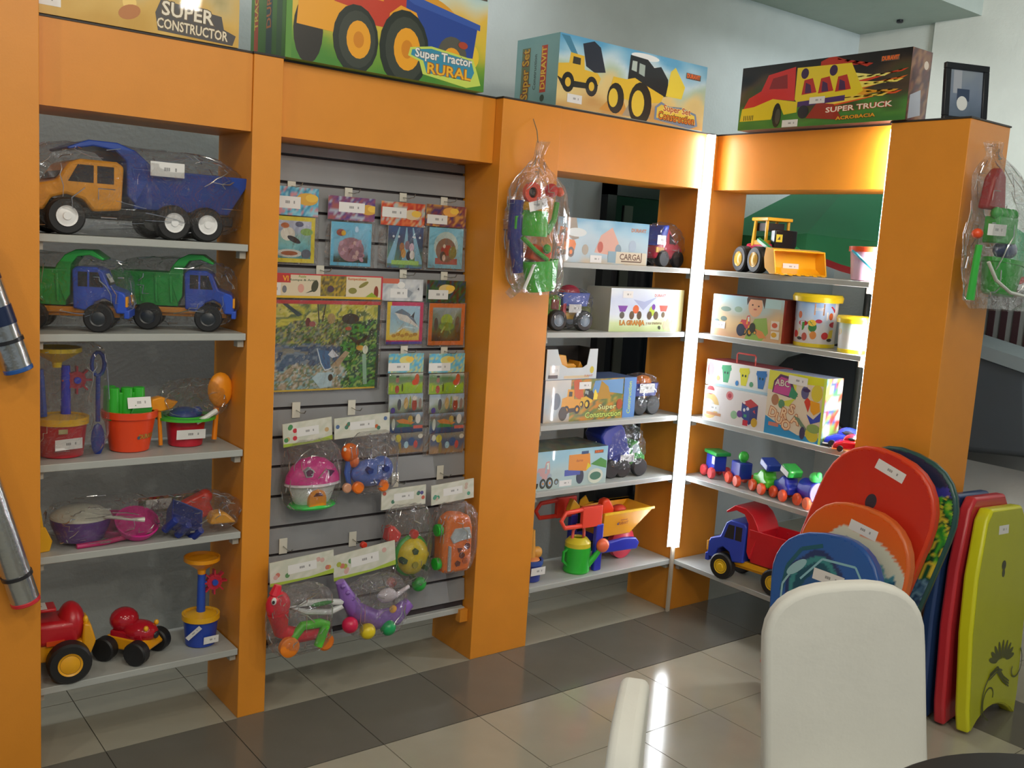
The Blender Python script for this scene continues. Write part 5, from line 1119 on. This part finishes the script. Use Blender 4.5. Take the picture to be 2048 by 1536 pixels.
MB().prism([(-.122, .203), (-.115, .225), (-.09, .240), (-.07, .212), (.0, .208), (.152, .204), (.152, .212), (.0, .214)], .080, .086).build('tray_lip', pl('f4c028'), t)
MB().prism([(-.122, .200), (-.122, .209), (.152, .209), (.152, .200)], -.090, -.082).build('tray_lip', pl('f4c028'), t)
MB().lathe([(.0001, -.022), (.045, -.022), (.062, -.014), (.062, .014), (.045, .022), (.0001, .022)], 28, Matrix.Translation((.055, 0, .062)) @ Matrix.Rotation(PI/2, 4, 'X')).build('front_wheel', pl('e04058'), t)
MB().prism([(-.10, .19), (-.09, .245), (-.06, .25), (-.03, .21), (-.03, .18)], -.04, .0).build('red_mould', pl('f04820'), t, bevel=.008); MB().ball((.02, -.01, .195), (.035, .03, .018), 14).build('red_mould', pl('d84830'), t)
MB().prism([(-.235, .21), (-.215, .255), (-.18, .225), (-.19, .195)], .0, .03).build('yellow_rake', pl('e0a828'), t, bevel=.004)
p = Print(2); p.text('DURAVIT', 1, .35, .5, 'a84a2c', wid=1.6).rect(.5, .72, 1.6, .82, 'b86040').ell(.2, .35, .12, .16, '5a4a70')
MP = Vector((0, -.27, 1)).normalized()
p.build('printed_logo', t, (-.045, -.0755, .148), (1, 0, 0), (0, -.27, 1), .034)

# ================================================================== toys on the right wing
t = thing('toy_loader', 'yellow, red and green front loader with big bucket, top wing shelf', 'toy loader', (.128, -.285, Z1), -1.90)
MB().box(-.11, .06, -.052, .052, .045, .112).build('chassis', pl('c82858'), t, bevel=.010)
MB().box(-.09, .02, -.042, .042, .095, .12).build('hood', pl('c82848'), t, bevel=.010)
m = MB()
for y in (-.052, .044):
    m.prism([(-.075, .10), (-.062, .20), (-.050, .20), (-.055, .10)], y, y+.010); m.prism([(.018, .12), (.018, .20), (.030, .20), (.030, .12)], y, y+.010)
m.box(-.075, .04, -.056, .058, .197, .210).box(-.07, .03, -.05, .052, .105, .125)
m.build('cab_frame', pl('eab024'), t, bevel=.003)
MB().box(-.06, .01, -.038, .040, .160, .190).build('rear_window', DARK, t)
MB().box(.045, .075, -.040, .060, .085, .165).build('black_grille', mat('black_gloss', '14181c', .2), t, bevel=.004); p = Print(1); p.rect(0, 0, 1, 1, 'd8c030').poly([(.2, .3), (.6, .8), (.7, .3)], '3a3420'); p.build('printed_badge', t, (.0752, -.035, .12), (0, 1, 0), (0, 0, 1), .028)
for y in (-.062, .062): MB().tube([(.0, y, .125), (.08, y, .095), (.13, y, .06)], .010, 6).build('lift_arm', pl('1c8c50'), t)
for x in (-.075, .035):
    for y in (-.078, .078): wheel(t, x, y, .050, .050, .044, 'd8a828')
for y in (-.02, .02): MB().cyl((.07, y, .085), (.13, y, .055), .007).build('ram', pl('c8ccd0'), t)
# scoop
m = MB(); m.M = Matrix.Translation((0, 0, .0155)); pr = [(.135, .082), (.128, .045), (.138, .008), (.175, -.012), (.215, -.012), (.215, -.008), (.178, -.007), (.144, .012), (.134, .045), (.141, .078), (.185, .070), (.187, .076)]
m.prism(pr, -.112, .112)
for y in (-.115, .109): m.prism([(.135, .082), (.128, .045), (.138, .008), (.175, -.012), (.212, -.012), (.187, .076)], y, y+.005)
for k in range(6): m.prism([(.212, -.012), (.230, -.014), (.212, -.006)], -.10+k*.036, -.082+k*.036)
m.build('loader_bucket', pl('f2b41c'), t, bevel=.0015); sticker(t, (.1465, -.04, .022), (0, 1, 0), (-.1, 0, 1), .07, .022)
t.scale = (1.08, 1.08, 1.12)
for (y, c, rd, lab, x) in ((-.768, '2c40d0', '1c2c90', 'blue toy car beside the letters game box, third wing shelf', .080), (-.828, 'c81c2c', 'f07830', 'red toy car half hidden behind end column, third wing shelf', .022)):
    t = thing('toy_car', lab, 'toy car', (x, y, Z3), PI/2+.45 if c[0] == '2' else PI/2+.6)
    t.scale = (.98, .98, 1.0) if c[0] == '2' else (.8, .8, .85)
    MB().prism([(-.075, .014), (-.078, .040), (-.05, .052), (.03, .054), (.075, .036), (.082, .014)], -.037, .037).ball((-.01, 0, .052), (.045, .032, .030), 18).build('body', pl(c, .15), t, bevel=.010, seg=3)
    MB().ball((-.01, 0, .060), (.036, .034, .016), 14).build('windows', mat('car_window', '2a2c34', .15), t)
    MB().box(-.076, .083, -.038, .038, .010, .016).build('sill', pl('c8ccd4' if c[0] == '2' else 'f09040'), t, bevel=.003)
    for q in (-.045, .045):
        for yy in (-.034, .034): wheel(t, q, yy, .015, .015, .014, None)
TR = [(1433, 952, 'blue train wagon with flat green roof, leftmost on wing shelf', '2c48c0', 'box', '2aa04c', 'e85058', 0),
      (1483, 974, 'blue block wagon with green knob, second in the toy train', '2438a0', 'box', '3cb840', 'e85030', 1),
      (1532, 986, 'lime green toy engine with blue top, middle of the toy train', '58d038', 'car', '2848b0', 'e8582c', 2),
      (1574, 1002, 'blue toy wagon with green and white cabin in the toy train', '2c3cc0', 'car', '38b850', 'e8582c', 3),
      (1622, 1020, 'blue barrel wagon with white front and green top, front of train', '2a2cc8', 'barrel', '48d868', 'f0683c', 4)]
for px, py, lab, c1, kd, c2, wc, k in TR:
    q = at(px, py, z=Z4); x = .12-.012*k; q = Vector((x, at(px, py-30, x=x).y, Z4))
    t = thing('toy_train_wagon', lab, 'toy train', q, -PI/2-.35, 'toy train wagons on the fourth wing shelf')
    t.scale = (1.28, 1.28, 1.45)
    if kd == 'box':
        MB().box(-.032, .030, -.024, .024, .022, .072).build('body', pl(c1), t, bevel=.004)
        (MB().box(-.040, .046, -.030, .030, .0725, .084) if k == 0 else MB().ball((.005, 0, .088), (.018, .018, .017), 12).cyl((.005, 0, .07), (.005, 0, .085), .010)).build('green_top', pl(c2), t, bevel=.003)
        if k == 0: sticker(t, (.012, -.0245, .045), (1, 0, 0), (0, 0, 1), .018, .024)
    elif kd == 'car':
        MB().prism([(-.042, .022), (-.045, .050), (-.02, .056), (.0, .072), (.022, .070), (.03, .05), (.046, .044), (.046, .022)], -.024, .024).build('body', pl(c1), t, bevel=.006)
        M = Matrix.Translation((.018, 0, .085)) @ Matrix.Rotation(.3, 4, 'Y')
        MB().box(-.026, .026, -.026, .026, -.008, .016, M).build('top_block', pl(c2), t, bevel=.005)
        if k == 3: MB().box(-.024, .020, -.0275, -.0262, -.006, .010, M).build('white_panel', pl('d0d4d0'), t)
    else:
        MB().cyl((-.038, 0, .048), (.030, 0, .048), .030, None, 24).build('barrel', pl(c1), t, bevel=.002)
        MB().cyl((.0302, 0, .048), (.036, 0, .048), .029, None, 24).build('barrel_front', pl('7c80f0'), t)
        MB().ball((.015, 0, .088), (.022, .02, .016), 12).ball((.03, 0, .098), .010, 10).build('green_top', pl(c2), t); MB().box(.020, .052, -.012, .012, .010, .018).build('coupling', pl('dce4f0'), t, bevel=.002)
    for x in (-.026, .028):
        for y in (-.032, .030): MB().lathe([(.0001, -.008), (.015, -.008), (.018, -.003), (.018, .003), (.015, .008), (.0001, .008)], 18, Matrix.Translation((x, y, .018)) @ Matrix.Rotation(PI/2, 4, 'X')).build('wheel', pl(wc), t)
t = thing('toy_dump_truck', 'blue toy truck with red tipper and yellow hubs, bottom wing shelf', 'toy truck', (.085, -.420, Z5), PI/2+.10)
dump_truck(t, .46, '2c48c0', 'c81c28', 'e8a818', 'e8c020', None, (.30, -.26), .125, False, 'e8a818', '2c48c0', 9, zs=1.10, wd=.17)
sticker(t, (.165, .05, .185), (0, -1, 0), (-.6, 0, .8), .05, .025)

# ================================================================== bagged beach sets on hooks
def pinch_bag(root, rows, seed, fl=.5):
    """film bag as loft of rows (z, cx, half width), pinched at the top, with folds"""
    b = bmesh.new(); N = 40; R = []
    for j, (z, cx, hw) in enumerate(rows):
        row = []
        for i in range(N):
            th = 2*PI*i/N; k = 1+.10*noise.noise(Vector((math.cos(th)*2.2, math.sin(th)*2.2, z*9+seed)))+.05*math.sin(th*9+seed+z*14)
            sx = math.copysign(abs(math.cos(th))**.75, math.cos(th)); sy = math.copysign(abs(math.sin(th))**.75, math.sin(th))
            row.append(b.verts.new((cx+sx*hw*k, sy*min(hw, .075)*fl*2*k, z)))
        R.append(row)
    for j in range(len(R)-1):
        for i in range(N): b.faces.new((R[j][i], R[j][(i+1) % N], R[j+1][(i+1) % N], R[j+1][i]))
    creases(root, [[v.co.copy() for v in w_] for w_ in R], seed, 70)
    q = MB(); q.b.free(); q.b = b; return q.build('clear_bag', FILM2, root, smooth=25)
def interp(rows, n=26):
    out = []
    for k in range(n):
        u = k/(n-1)*(len(rows)-1); i = min(int(u), len(rows)-2); f_ = u-i
        out.append(tuple(a+(b-a)*f_ for a, b in zip(rows[i], rows[i+1])))
    return out
hk = at(1066, 238, y=-.004)
YB = -.075
t = thing('beach_toy_set', 'bagged beach set with green watering can hung on the wide orange column', 'beach toy', (hk.x, YB, hk.z))
def L(px, py, dy=0): q = at(px, py, y=YB+dy); return Vector((q.x, YB+dy, q.z))-t.location
def rows_from(pts): return interp([(L((a+b)/2, y).z, L((a+b)/2, y).x, (L(b, y).x-L(a, y).x)/2) for y, a, b in pts])
pinch_bag(t, rows_from([(282, 1076, 1098), (315, 1070, 1084), (335, 1058, 1092), (380, 1026, 1128), (430, 1020, 1131), (500, 1019, 1122), (560, 1020, 1118), (588, 1040, 1104)]), 3, .42)
MB().tube([(0, -YB-.006, .0), L(1074, 262, .03), L(1076, 285)], .0018, 6).build('hook_wire', WIRE, t)
MB().prism([(L(1012, 585).x, L(1012, 585).z), (L(1022, 597).x, L(1022, 597).z), (L(1058, 565).x, L(1058, 565).z), (L(1045, 552).x, L(1045, 552).z)], -.006, .006).build('twisted_tail', FILM2, t)
MB().tube([L(1034, 400, .02), L(1030, 470, .02), L(1036, 545, .02)], [.026, .030, .020], 12).build('blue_spade', pl('2c3c90'), t)
MB().lathe([(.038, -.008), (.038, .008), (.020, .008), (.020, -.008)], 20, Matrix.Translation(L(1064, 385, .01)) @ Matrix.Rotation(PI/2, 4, 'X'), closed=True).build('coral_ring', pl('f05030'), t)
MB().ball(L(1064, 385, .018), (.022, .010, .024), 12).build('dark_mould', DARK, t)
MB().ball(L(1103, 381, .0), (.030, .024, .026), 14).build('red_rose', pl('e03038'), t); MB().ball(L(1120, 384, -.01), (.018, .016, .018), 12).build('coral_rose', pl('f06040'), t)
c = L(1068, 448)
MB().lathe([(.058, .048), (.060, .065), (.045, .078), (.030, .075), (.055, .048)], 24, Matrix.Translation(c) @ Matrix.Scale(.6, 4, (0, 1, 0)), closed=True).build('yellow_top', pl('e8b020'), t)
MB().lathe([(.0001, -.045), (.058, -.045), (.062, -.035), (.056, .05), (.0001, .05)], 24, Matrix.Translation(c) @ Matrix.Scale(.6, 4, (0, 1, 0))).build('green_can', pl('44bc34'), t)
MB().tube([c+Vector((-.055, 0, .035)), c+Vector((-.085, 0, .02)), c+Vector((-.085, 0, -.02)), c+Vector((-.055, 0, -.035))], .006, 8).build('can_handle', pl('40b830'), t)
MB().tube([c+Vector((.055, -.01, -.03)), L(1108, 440, -.01), L(1114, 405, -.01)], [.012, .011, .010], 10).build('green_spout', pl('48b040'), t)
MB().box(-.045, .045, -.025, .025, -.03, .03, Matrix.Translation(L(1076, 510)) @ Matrix.Rotation(.3, 4, 'Y')).build('orange_mould', pl('ec5420'), t, bevel=.008)
MB().tube([L(1045, 475, -.04), L(1070, 500, -.04), L(1095, 520, -.04)], .009, 8).ball(L(1094, 498, -.04), (.018, .012, .018), 12).build('green_rake', pl('3cac34'), t)
M = Matrix.Translation(L(1082, 582, -.0)) @ Matrix.Rotation(-.12, 4, 'Y') @ Matrix.Scale(.62, 4, (0, 1, 0))
MB().lathe([(.0001, 0), (.055, 0), (.063, .01), (.078, .10), (.080, .115), (.074, .115), (.060, .012), (.0001, .01)], 28, M).build('green_bucket', pl('38c030'), t)
MB().tube([L(1068, 530, -.055), L(1058, 555, -.06), L(1048, 578, -.055)], .006, 8).build('bucket_handle', pl('d8dcd4'), t)
sticker(t, L(1060, 424, -.058), (1, 0, .28), (-.28, 0, 1), .085, .034)

YB = -1.245
hk = at(1962, 268, y=-1.1625)
t = thing('beach_toy_set', 'bagged beach set with green bucket hung on the end column side', 'beach toy', (.135, YB, 2.07))
pinch_bag(t, rows_from([(285, 1978, 1998), (310, 1982, 1996), (335, 1975, 2010), (400, 1962, 2045), (480, 1948, 2062), (560, 1940, 2068), (600, 1940, 2060), (620, 1960, 2030)]), 8, .42)
MB().tube([(0.0, -YB-1.166, .0), L(1985, 292)], .0018, 6).build('hook_wire', WIRE, t)
MB().prism([(-.075, -.06), (-.05, .05), (-.01, .085), (.03, .06), (.055, -.06)], -.02, .02, 'y', Matrix.Translation(L(1990, 385, .02))).build('red_spade', pl('a81c24'), t, bevel=.010)
m = MB(); q = L(2000, 455)
m.box(-.065, .065, -.030, .025, -.055, .035, Matrix.Translation(q))
for k in range(4): m.ball(q+Vector((-.055+.037*k, -.01, .045)), (.022, .02, .022), 12)
m.build('castle_mould', pl('34b040'), t, bevel=.004)
MB().ball(L(1955, 467, -.01), (.022, .018, .018), 12).build('orange_rose', pl('e85428'), t); MB().ball(L(2010, 500), (.07, .03, .035), 14).build('blue_mould', pl('1c3070'), t)
MB().tube([L(1958, 490, -.02), L(1948, 550, -.02), L(1940, 600, -.02)], [.012, .012, .014], 10).build('green_handle', pl('2cae38'), t)
M = Matrix.Translation(L(1995, 590)) @ Matrix.Rotation(.10, 4, 'Y') @ Matrix.Scale(.6, 4, (0, 1, 0))
MB().lathe([(.0001, 0), (.070, 0), (.080, .01), (.098, .105), (.104, .108), (.104, .122), (.092, .122), (.076, .012), (.0001, .01)], 28, M).build('green_bucket', pl('28b030'), t)
MB().tube([L(1977, 524, -.06), L(1992, 560, -.07), L(2020, 585, -.07), L(2046, 592, -.06)], .006, 8).build('bucket_handle', pl('c8ccc4'), t)
sticker(t, L(1974, 470, -.05), (1, 0, .02), (0, 0, 1), .125, .038)

# ================================================================== bodyboards
def arc_outline(W, Ln, nose, tail, n=14, tailk=.0, mid=.0):
    """rounded nose of height `nose`; sides slightly bowed; tail arch `tail`"""
    pts = []
    wt = W*(.5-tailk)
    for k in range(n+1):
        a = PI*k/n; pts.append((W/2*math.copysign(abs(math.cos(a))**.8, math.cos(a))*(1), Ln-nose+nose*math.sin(a)**.9))
    pts.append((-W/2-mid, Ln*.45)); pts.append((-wt, 0))
    for k in range(1, 8):
        u = k/8; pts.append((-wt+2*wt*u, tail*math.sin(PI*u)))
    pts.append((wt, 0)); pts.append((W/2+mid, Ln*.45))
    return pts
def board(label, loc, rot, pts, th, col, paintfn=None, edge=None, film=False, W=.45, Ln=.9, name='bodyboard'):
    t = thing(name, label, 'bodyboard', loc, rot=rot)
    MB().prism(pts, 0, th).build('foam_core', pl(edge or col, .3), t, bevel=.010, seg=3, smooth=50)
    ins = [(x*.955, Ln*.5+(z-Ln*.5)*.972) for x, z in pts]
    MB().prism(ins, -.0012, .0).build('deck_skin', pl(col, .25), t, smooth=0)
    if paintfn:
        p = Print(W/Ln); p.clip = None; paintfn(p, W/Ln, [((x+W/2)/Ln, z/Ln) for x, z in ins])
        p.build('printed_deck', t, fn=lambda x, y, l: Vector((x*Ln-W/2, -.0014-l*.00006, y*Ln)))
    return t
def in_poly(x, y, P):
    c = False
    for i in range(len(P)):
        (x1, y1), (x2, y2) = P[i-1], P[i]
        if (y1 > y) != (y2 > y) and x < (x2-x1)*(y-y1)/(y2-y1)+x1: c = not c
    return c
def masked(p, a, P, fn, nx=56, ny=90):
    """coloured grid limited to the deck outline"""
    p.l += 1; idx = {}
    for j in range(ny):
        y0, y1 = j/ny, (j+1)/ny; ym = (y0+y1)/2
        xs = sorted([(P[i-1][0]+(P[i][0]-P[i-1][0])*(ym-P[i-1][1])/(P[i][1]-P[i-1][1])) for i in range(len(P)) if (P[i-1][1] > ym) != (P[i][1] > ym)])
        for x0, x1 in zip(xs[::2], xs[1::2]):
            n = max(1, int((x1-x0)/a*nx)); o = len(p.v)
            for i in range(n):
                xa, xb = x0+(x1-x0)*i/n, x0+(x1-x0)*(i+1)/n; o = len(p.v)
                p.v += [(xa, y0, p.l), (xb, y0, p.l), (xb, y1, p.l), (xa, y1, p.l)]; p.f.append([o, o+1, o+2, o+3])
                p.c.append([fn(xa/a, y0), fn(xb/a, y0), fn(xb/a, y1), fn(xa/a, y1)])
def red_deck(p, a, P):
    pr = patches(['1c2840', '2c7c3c', 'd8c838', 'c83020', '20304c', '58a040'], 4, 9, 3)
    def fn(u, v):
        n = noise.noise(Vector((u*4, v*6, 2)))*.05
        if v < .38+n: return pr(u, v)
        if abs(math.sin(v*26+u*3)) < .16 and u > .60 and v < .70: return hx('2a1c20')
        return mixc(hx('c8281c'), hx('d8481c'), (1-v)*1.2+n*3)
    masked(p, a, P, fn); p.ell(.47*a, .80, .022, .03, '3a3440')
    p.tag(.52*a, .935, .12, .038, -.08)
def parrot_deck(p, a, P):
    gr = patches(['2c8c38', '50b030', 'a8c838', '1c5838', 'e0c840', '184028'], 6, 7, 5); bl = patches(['4c7898', '3c6484', '6c98b0', '2c4c70'], 8, 22, 2); mx = patches(['d87030', 'c8b838', '205060', '1c2030', 'c84028', '3c8c58', 'd8d048'], 4, 14, 4)
    def fn(u, v):
        n = noise.noise(Vector((u*4, v*5, 7)))*.05
        return hx('28304c') if v > .90+n else (hx('3a3c98') if v > .86+n and u > .6 else gr(u, v) if v > .60+n else bl(u, v) if v > .42+n else mx(u, v))
    masked(p, a, P, fn)
def orange_deck(p, a, P):
    wv = patches(['3c7c94', '60a0a8', '88bcc0', '4c8c9c', '2c5c7c', 'b0ccc8'], 2.5, 4, 6)
    def fn(u, v):
        n = noise.noise(Vector((u*4, v*5, 1)))*.03; top = .885-(.42*(u-.45)**2 if u > .45 else 1.6*(.45-u)**2)+n
        if v > top or (u < .2 and v > .62): return mixc(hx('e85c1c'), hx('e07820'), (1-v)*3)
        if v > top-.05-.05*abs(noise.noise(Vector((u*9, 3, v*4)))): return hx('d8d8c4')
        return wv(u+v*.5, v)
    masked(p, a, P, fn); p.tag(.55*a, .90, .14, .045, -.12); p.line([(.35*a, .70), (.55*a, .74), (.74*a, .64), (.84*a, .5), (.86*a, .35)], .016, 'c8e0dc').line([(.55*a, .66), (.68*a, .56), (.74*a, .42)], .012, 'a8ccd0')
def blue_deck(p, a, P):
    def fn(u, v):
        n = noise.noise(Vector((u*5, v*7, 3)))*.04; d = math.hypot((u-.45)*1.0, (v-.62)*1.1)+n
        if d < .16: return hx('2c5c94')
        if d < .23: return hx('1c5468')
        if d < .27: return hx('3c8c90')
        if d < .31: return hx('2a3c6c')
        return hx('2e62ac')
    masked(p, a, P, fn); p.ell(.28*a, .66, .055, .025, '90bcc4', rot=.5).line([(.18*a, .62), (.1*a, .55), (.1*a, .48)], .014, '88b8c0').line([(.3*a, .5), (.5*a, .66), (.75*a, .68)], .018, '4c94a4').tag(.56*a, .765, .19, .06, -.18).line([(.12*a, .66), (.17*a, .80), (.3*a, .90), (.5*a, .93)], .022, '246070').ell(.26*a, .80, .075, .026, '98c4cc', rot=.6).line([(.21*a, .77), (.13*a, .70), (.12*a, .62)], .012, '98c4cc').line([(.3*a, .74), (.5*a, .86), (.8*a, .84), (.92*a, .7)], .012, '8cc0cc'); p.ell(.48*a, .66, .028, .022, '20242c')
O1 = arc_outline(.46, .97, .24, .03, tailk=.10); O2 = arc_outline(.44, .80, .20, .03, tailk=.06); O3 = arc_outline(.44, .66, .18, .03, tailk=.05)
board('parrot feather patterned bodyboard standing behind the red bodyboard', (-.170, -.945, .055), (-.11, .22, -PI/2), [(x*.97, z*.99) for x, z in O1], .030, '28304c', parrot_deck, '28504c', W=.46, Ln=.96)
board('large glossy red bodyboard leaning on the orange end column', (-.27, -.905, .045), (-.13, .22, -PI/2), O1, .045, 'd0301c', red_deck, 'd8401c', W=.46, Ln=.97)
board('orange bodyboard printed with a curling teal wave', (-.36, -1.040, .005), (-.14, .05, -PI/2), O2, .045, 'e8641c', orange_deck, 'd8682c', W=.44, Ln=.80)
board('blue swirl bodyboard, front one of the leaning boards', (-.45, -1.115, .05), (-.15, -.17, -PI/2), O3, .045, '2c64b4', blue_deck, '2858a0', W=.44, Ln=.66)
def nose_board(W, Ln, tail):
    return [(-W*.28, Ln), (W*.28, Ln), (W*.36, Ln*.95), (W*.47, Ln*.70), (W*.5, Ln*.45), (W*.46, Ln*.1), (W*.42, 0)]+[(W*.42-W*.84*k/8, tail*math.sin(PI*k/8)**.8) for k in range(1, 8)]+[(-W*.42, 0), (-W*.46, Ln*.1), (-W*.5, Ln*.45), (-W*.47, Ln*.70), (-W*.36, Ln*.95)]
def yellow_print(p, a, P):
    p.tag(.45*a, .90, .10, .04).ell(.50*a, .735, .022, .022, '30341c').ell(.50*a, .70, .015, .02, '40441c')
    rnd = random.Random(5)
    for k in range(9):
        an = k*PI/9+.1; p.ell(.58*a+.09*math.cos(an), .29+.05*math.sin(an), .045, .013, '4a5018', rot=an)
    def sp(cx, cy, r0, r1, a0, a1, w_):
        pts = [(cx+(r0+(r1-r0)*k/16)*math.cos(a0+(a1-a0)*k/16), cy+(r0+(r1-r0)*k/16)*math.sin(a0+(a1-a0)*k/16)) for k in range(17)]; p.line(pts, w_, '4a5018')
    sp(.42*a, .13, .02, .10, 0, 4.6, .008); sp(.52*a, .12, .13, .15, 1.2, 3.6, .008); sp(.82*a, .24, .01, .10, 3, 7.2, .008)
    for k in range(3): p.line([(.36*a, .22+.012*k), (.5*a, .245+.012*k), (.62*a, .19+.012*k), (.74*a, .155+.012*k)], .007, '3c4214')
NB = nose_board(.44, .80, .07)
board('yellow-green bodyboard with dark flower swirl standing beside the end column', (.235, -1.400, .0), (-.085, .06, .04), NB, .05, 'b4b818', yellow_print, 'd8d820', W=.44, Ln=.80)
NB2 = nose_board(.42, .83, .02)
board('red bodyboard standing between the yellow and navy boards', (.215, -1.316, .0), (-.045, .05, .03), NB2, .042, 'b83038', None, 'c8323c', W=.42, Ln=.83)
board('navy blue bodyboard, nearest the end column of the standing boards', (.195, -1.252, .0), (-.030, .05, .03), NB2, .04, '28406c', None, '2c4678', W=.42, Ln=.83)

# ================================================================== chairs and table in the foreground
CLOTH = mat('white_chair_cloth', 'dcddd5', .8, bump=.10, bscale=35)
def cover_chair(label, top, rz, roll, W=.375, th=.045):
    Hh = top[2]; bx = Vector((top[0], top[1], 0))
    t = thing('covered_chair', label, 'chair', bx, rot=(0, roll, rz), group='white covered banquet chairs')
    n = 16; pts = []
    for k in range(n+1):
        a = PI*k/n; pts.append((W/2*math.copysign(abs(math.cos(a))**.72, math.cos(a)), Hh-.16+.16*math.sin(a)**.72))
    pts += [(-W/2-.004, .55), (-W/2-.012, .30), (W/2+.012, .30), (W/2+.004, .55)]
    MB().prism(pts, -th/2, th/2).build('back_cover', CLOTH, t, bevel=.014, seg=4, smooth=60)
    MB().box(-W/2-.01, W/2+.01, -.44, -th/2-.001, .40, .455).build('seat_cover', CLOTH, t, bevel=.02, seg=3)
    m = MB(); N = 48; b = []
    per = [(-W/2-.012, -.442), (W/2+.012, -.442), (W/2+.012, th/2+.004), (-W/2-.012, th/2+.004)]
    P = []
    for (x0, y0), (x1, y1) in zip(per, per[1:]+per[:1]):
        for k in range(12): P.append((x0+(x1-x0)*k/12, y0+(y1-y0)*k/12))
    vs = []; fs = []
    for j, z in enumerate((.40, .25, .12, .004)):
        for i, (x, y) in enumerate(P):
            k = 1+.02*j*math.sin(i*1.9)+.012*j; vs.append((x*k, (y+.2)*k-.2, z))
    nP = len(P)
    for j in range(3):
        for i in range(nP): fs.append((j*nP+i, j*nP+(i+1) % nP, (j+1)*nP+(i+1) % nP, (j+1)*nP+i))
    m._add(vs, fs); m.build('skirt', CLOTH, t, smooth=60)
    return t
cover_chair('white covered chair back in front of the bodyboards', (-1.306, -1.820, .930), -.62, -.12, W=.368)
cover_chair('white covered chair seen edge-on at the bottom of the photo', (-2.190, -1.898, .900), .72, 0, th=.05)
t = thing('round_table', 'dark round table edge at the bottom right corner', 'table', (-1.72, -2.50, 0))
TB = mat('table_dark', '0e0a08', .5)
MB().lathe([(.0001, .715), (.36, .715), (.385, .725), (.385, .742), (.375, .75), (.0001, .75)], 64).build('table_top', TB, t)
MB().cyl((0, 0, .03), (0, 0, .715), .035).build('table_leg', TB, t); MB().lathe([(.0001, 0), (.24, 0), (.24, .015), (.05, .03), (.0001, .03)], 40).build('table_foot', TB, t)

# ================================================================== things behind the right wing
def parasol(label, c, R_, zr, za, col, trim, val=.16, tilt=0):
    t = thing('parasol', label, 'parasol', (c[0], c[1], 0))
    N = 8; MT = Matrix.Translation((0, 0, zr)) @ Matrix.Rotation(tilt, 4, 'X') @ Matrix.Translation((0, 0, -zr))
    for k in range(N):
        a0, a1 = 2*PI*k/N+.2, 2*PI*(k+1)/N+.2; vs = []; fs = []
        for j in range(6):
            r_ = R_*j/5+.02; z = za-(za-zr)*(j/5)**1.25
            for i in range(5):
                a = a0+(a1-a0)*i/4; sag = 1-.05*math.sin(PI*i/4)*j/5; vs.append(MT @ Vector((r_*sag*math.cos(a), r_*sag*math.sin(a), z-.02*math.sin(PI*i/4)*j/5)))
        for j in range(5):
            for i in range(4): fs.append((j*5+i, j*5+i+1, (j+1)*5+i+1, (j+1)*5+i))
        m = MB(); m._add(vs, fs); MB
        m.build('canopy_panel', mat('cloth_'+col, col, .8), t, smooth=60)
        vs = []; fs = []
        for i in range(9):
            a = a0+(a1-a0)*i/8; sag = (1-.05*math.sin(PI*i/8))*(R_+.02); zt = zr-.02*math.sin(PI*i/8); d_ = val*(.65+.35*math.sin(PI*i/8))
            for q in (0, d_-.03, d_): vs.append(MT @ Vector((sag*math.cos(a), sag*math.sin(a), zt-q)))
        for i in range(8): fs.append((i*3, i*3+3, i*3+4, i*3+1))
        m = MB(); m._add(vs, fs); o = m.build('valance', mat('cloth_'+col, col, .8), t, smooth=60)
        m = MB(); m._add(vs, [(i*3+1, i*3+4, i*3+5, i*3+2) for i in range(8)]); m.build('valance_trim', mat('cloth_'+trim, trim, .8), o, smooth=60)
    MB().cyl((0, 0, .05), (0, 0, za-.01), .02).build('pole', mat('pole_grey', '50544c', .4), t)
    MB().lathe([(.0001, 0), (.22, 0), (.22, .03), (.05, .05), (.0001, .05)], 32).build('base', DARK, t)
    return t
parasol('open green parasol with red edging behind the right wing', (1.22, -.07), .78, 1.76, 2.16, '1c7448', '8c1c20')
t = thing('draped_stand', 'dark grey draped stand behind the right wing, under the green parasol', 'stand', (1.62, -.40, 0))
GD = mat('dark_drape', '33383a', .85, bump=.3, bscale=6)
MB().prism([(1.06, 1.0), (.98, 1.08), (.6, 1.22), (.15, 1.32), (-.40, 1.20), (-.46, .78), (-.1, .74), (.55, .72), (.90, .92)], -.16, .16, 'x').build('drape', GD, t, bevel=.03, seg=3)
MB().prism([(-.44, 1.17), (.15, 1.29), (.20, 1.33), (.15, 1.35), (-.46, 1.23)], -.175, .17, 'x').build('light_hem', mat('drape_hem', '6a7270', .8), t)
for y in (.26, .46):
    for x in (-.12, .12): MB().cyl((x, y, 0), (x, y, .84), .012).build('leg', DARK, t)
t = thing('striped_screen', 'grey screen with upright dark maroon stripes behind the end column', 'screen', (1.95, -.75, 0))
MB().box(0, .02, -.62, .62, .62, 1.56).build('screen_panel', mat('screen_grey', '62625c', .7), t)
for k in range(19): MB().box(-.006, -.0005, -.61+k*.066, -.577+k*.066, .70, 1.52).build('stripe', mat('stripe_maroon', '280c0e', .6), t)
for y in (-.55, .55): MB().box(0, .03, y-.02, y+.02, 0, .62).build('leg', mat('screen_grey', '62625c', .7), t)
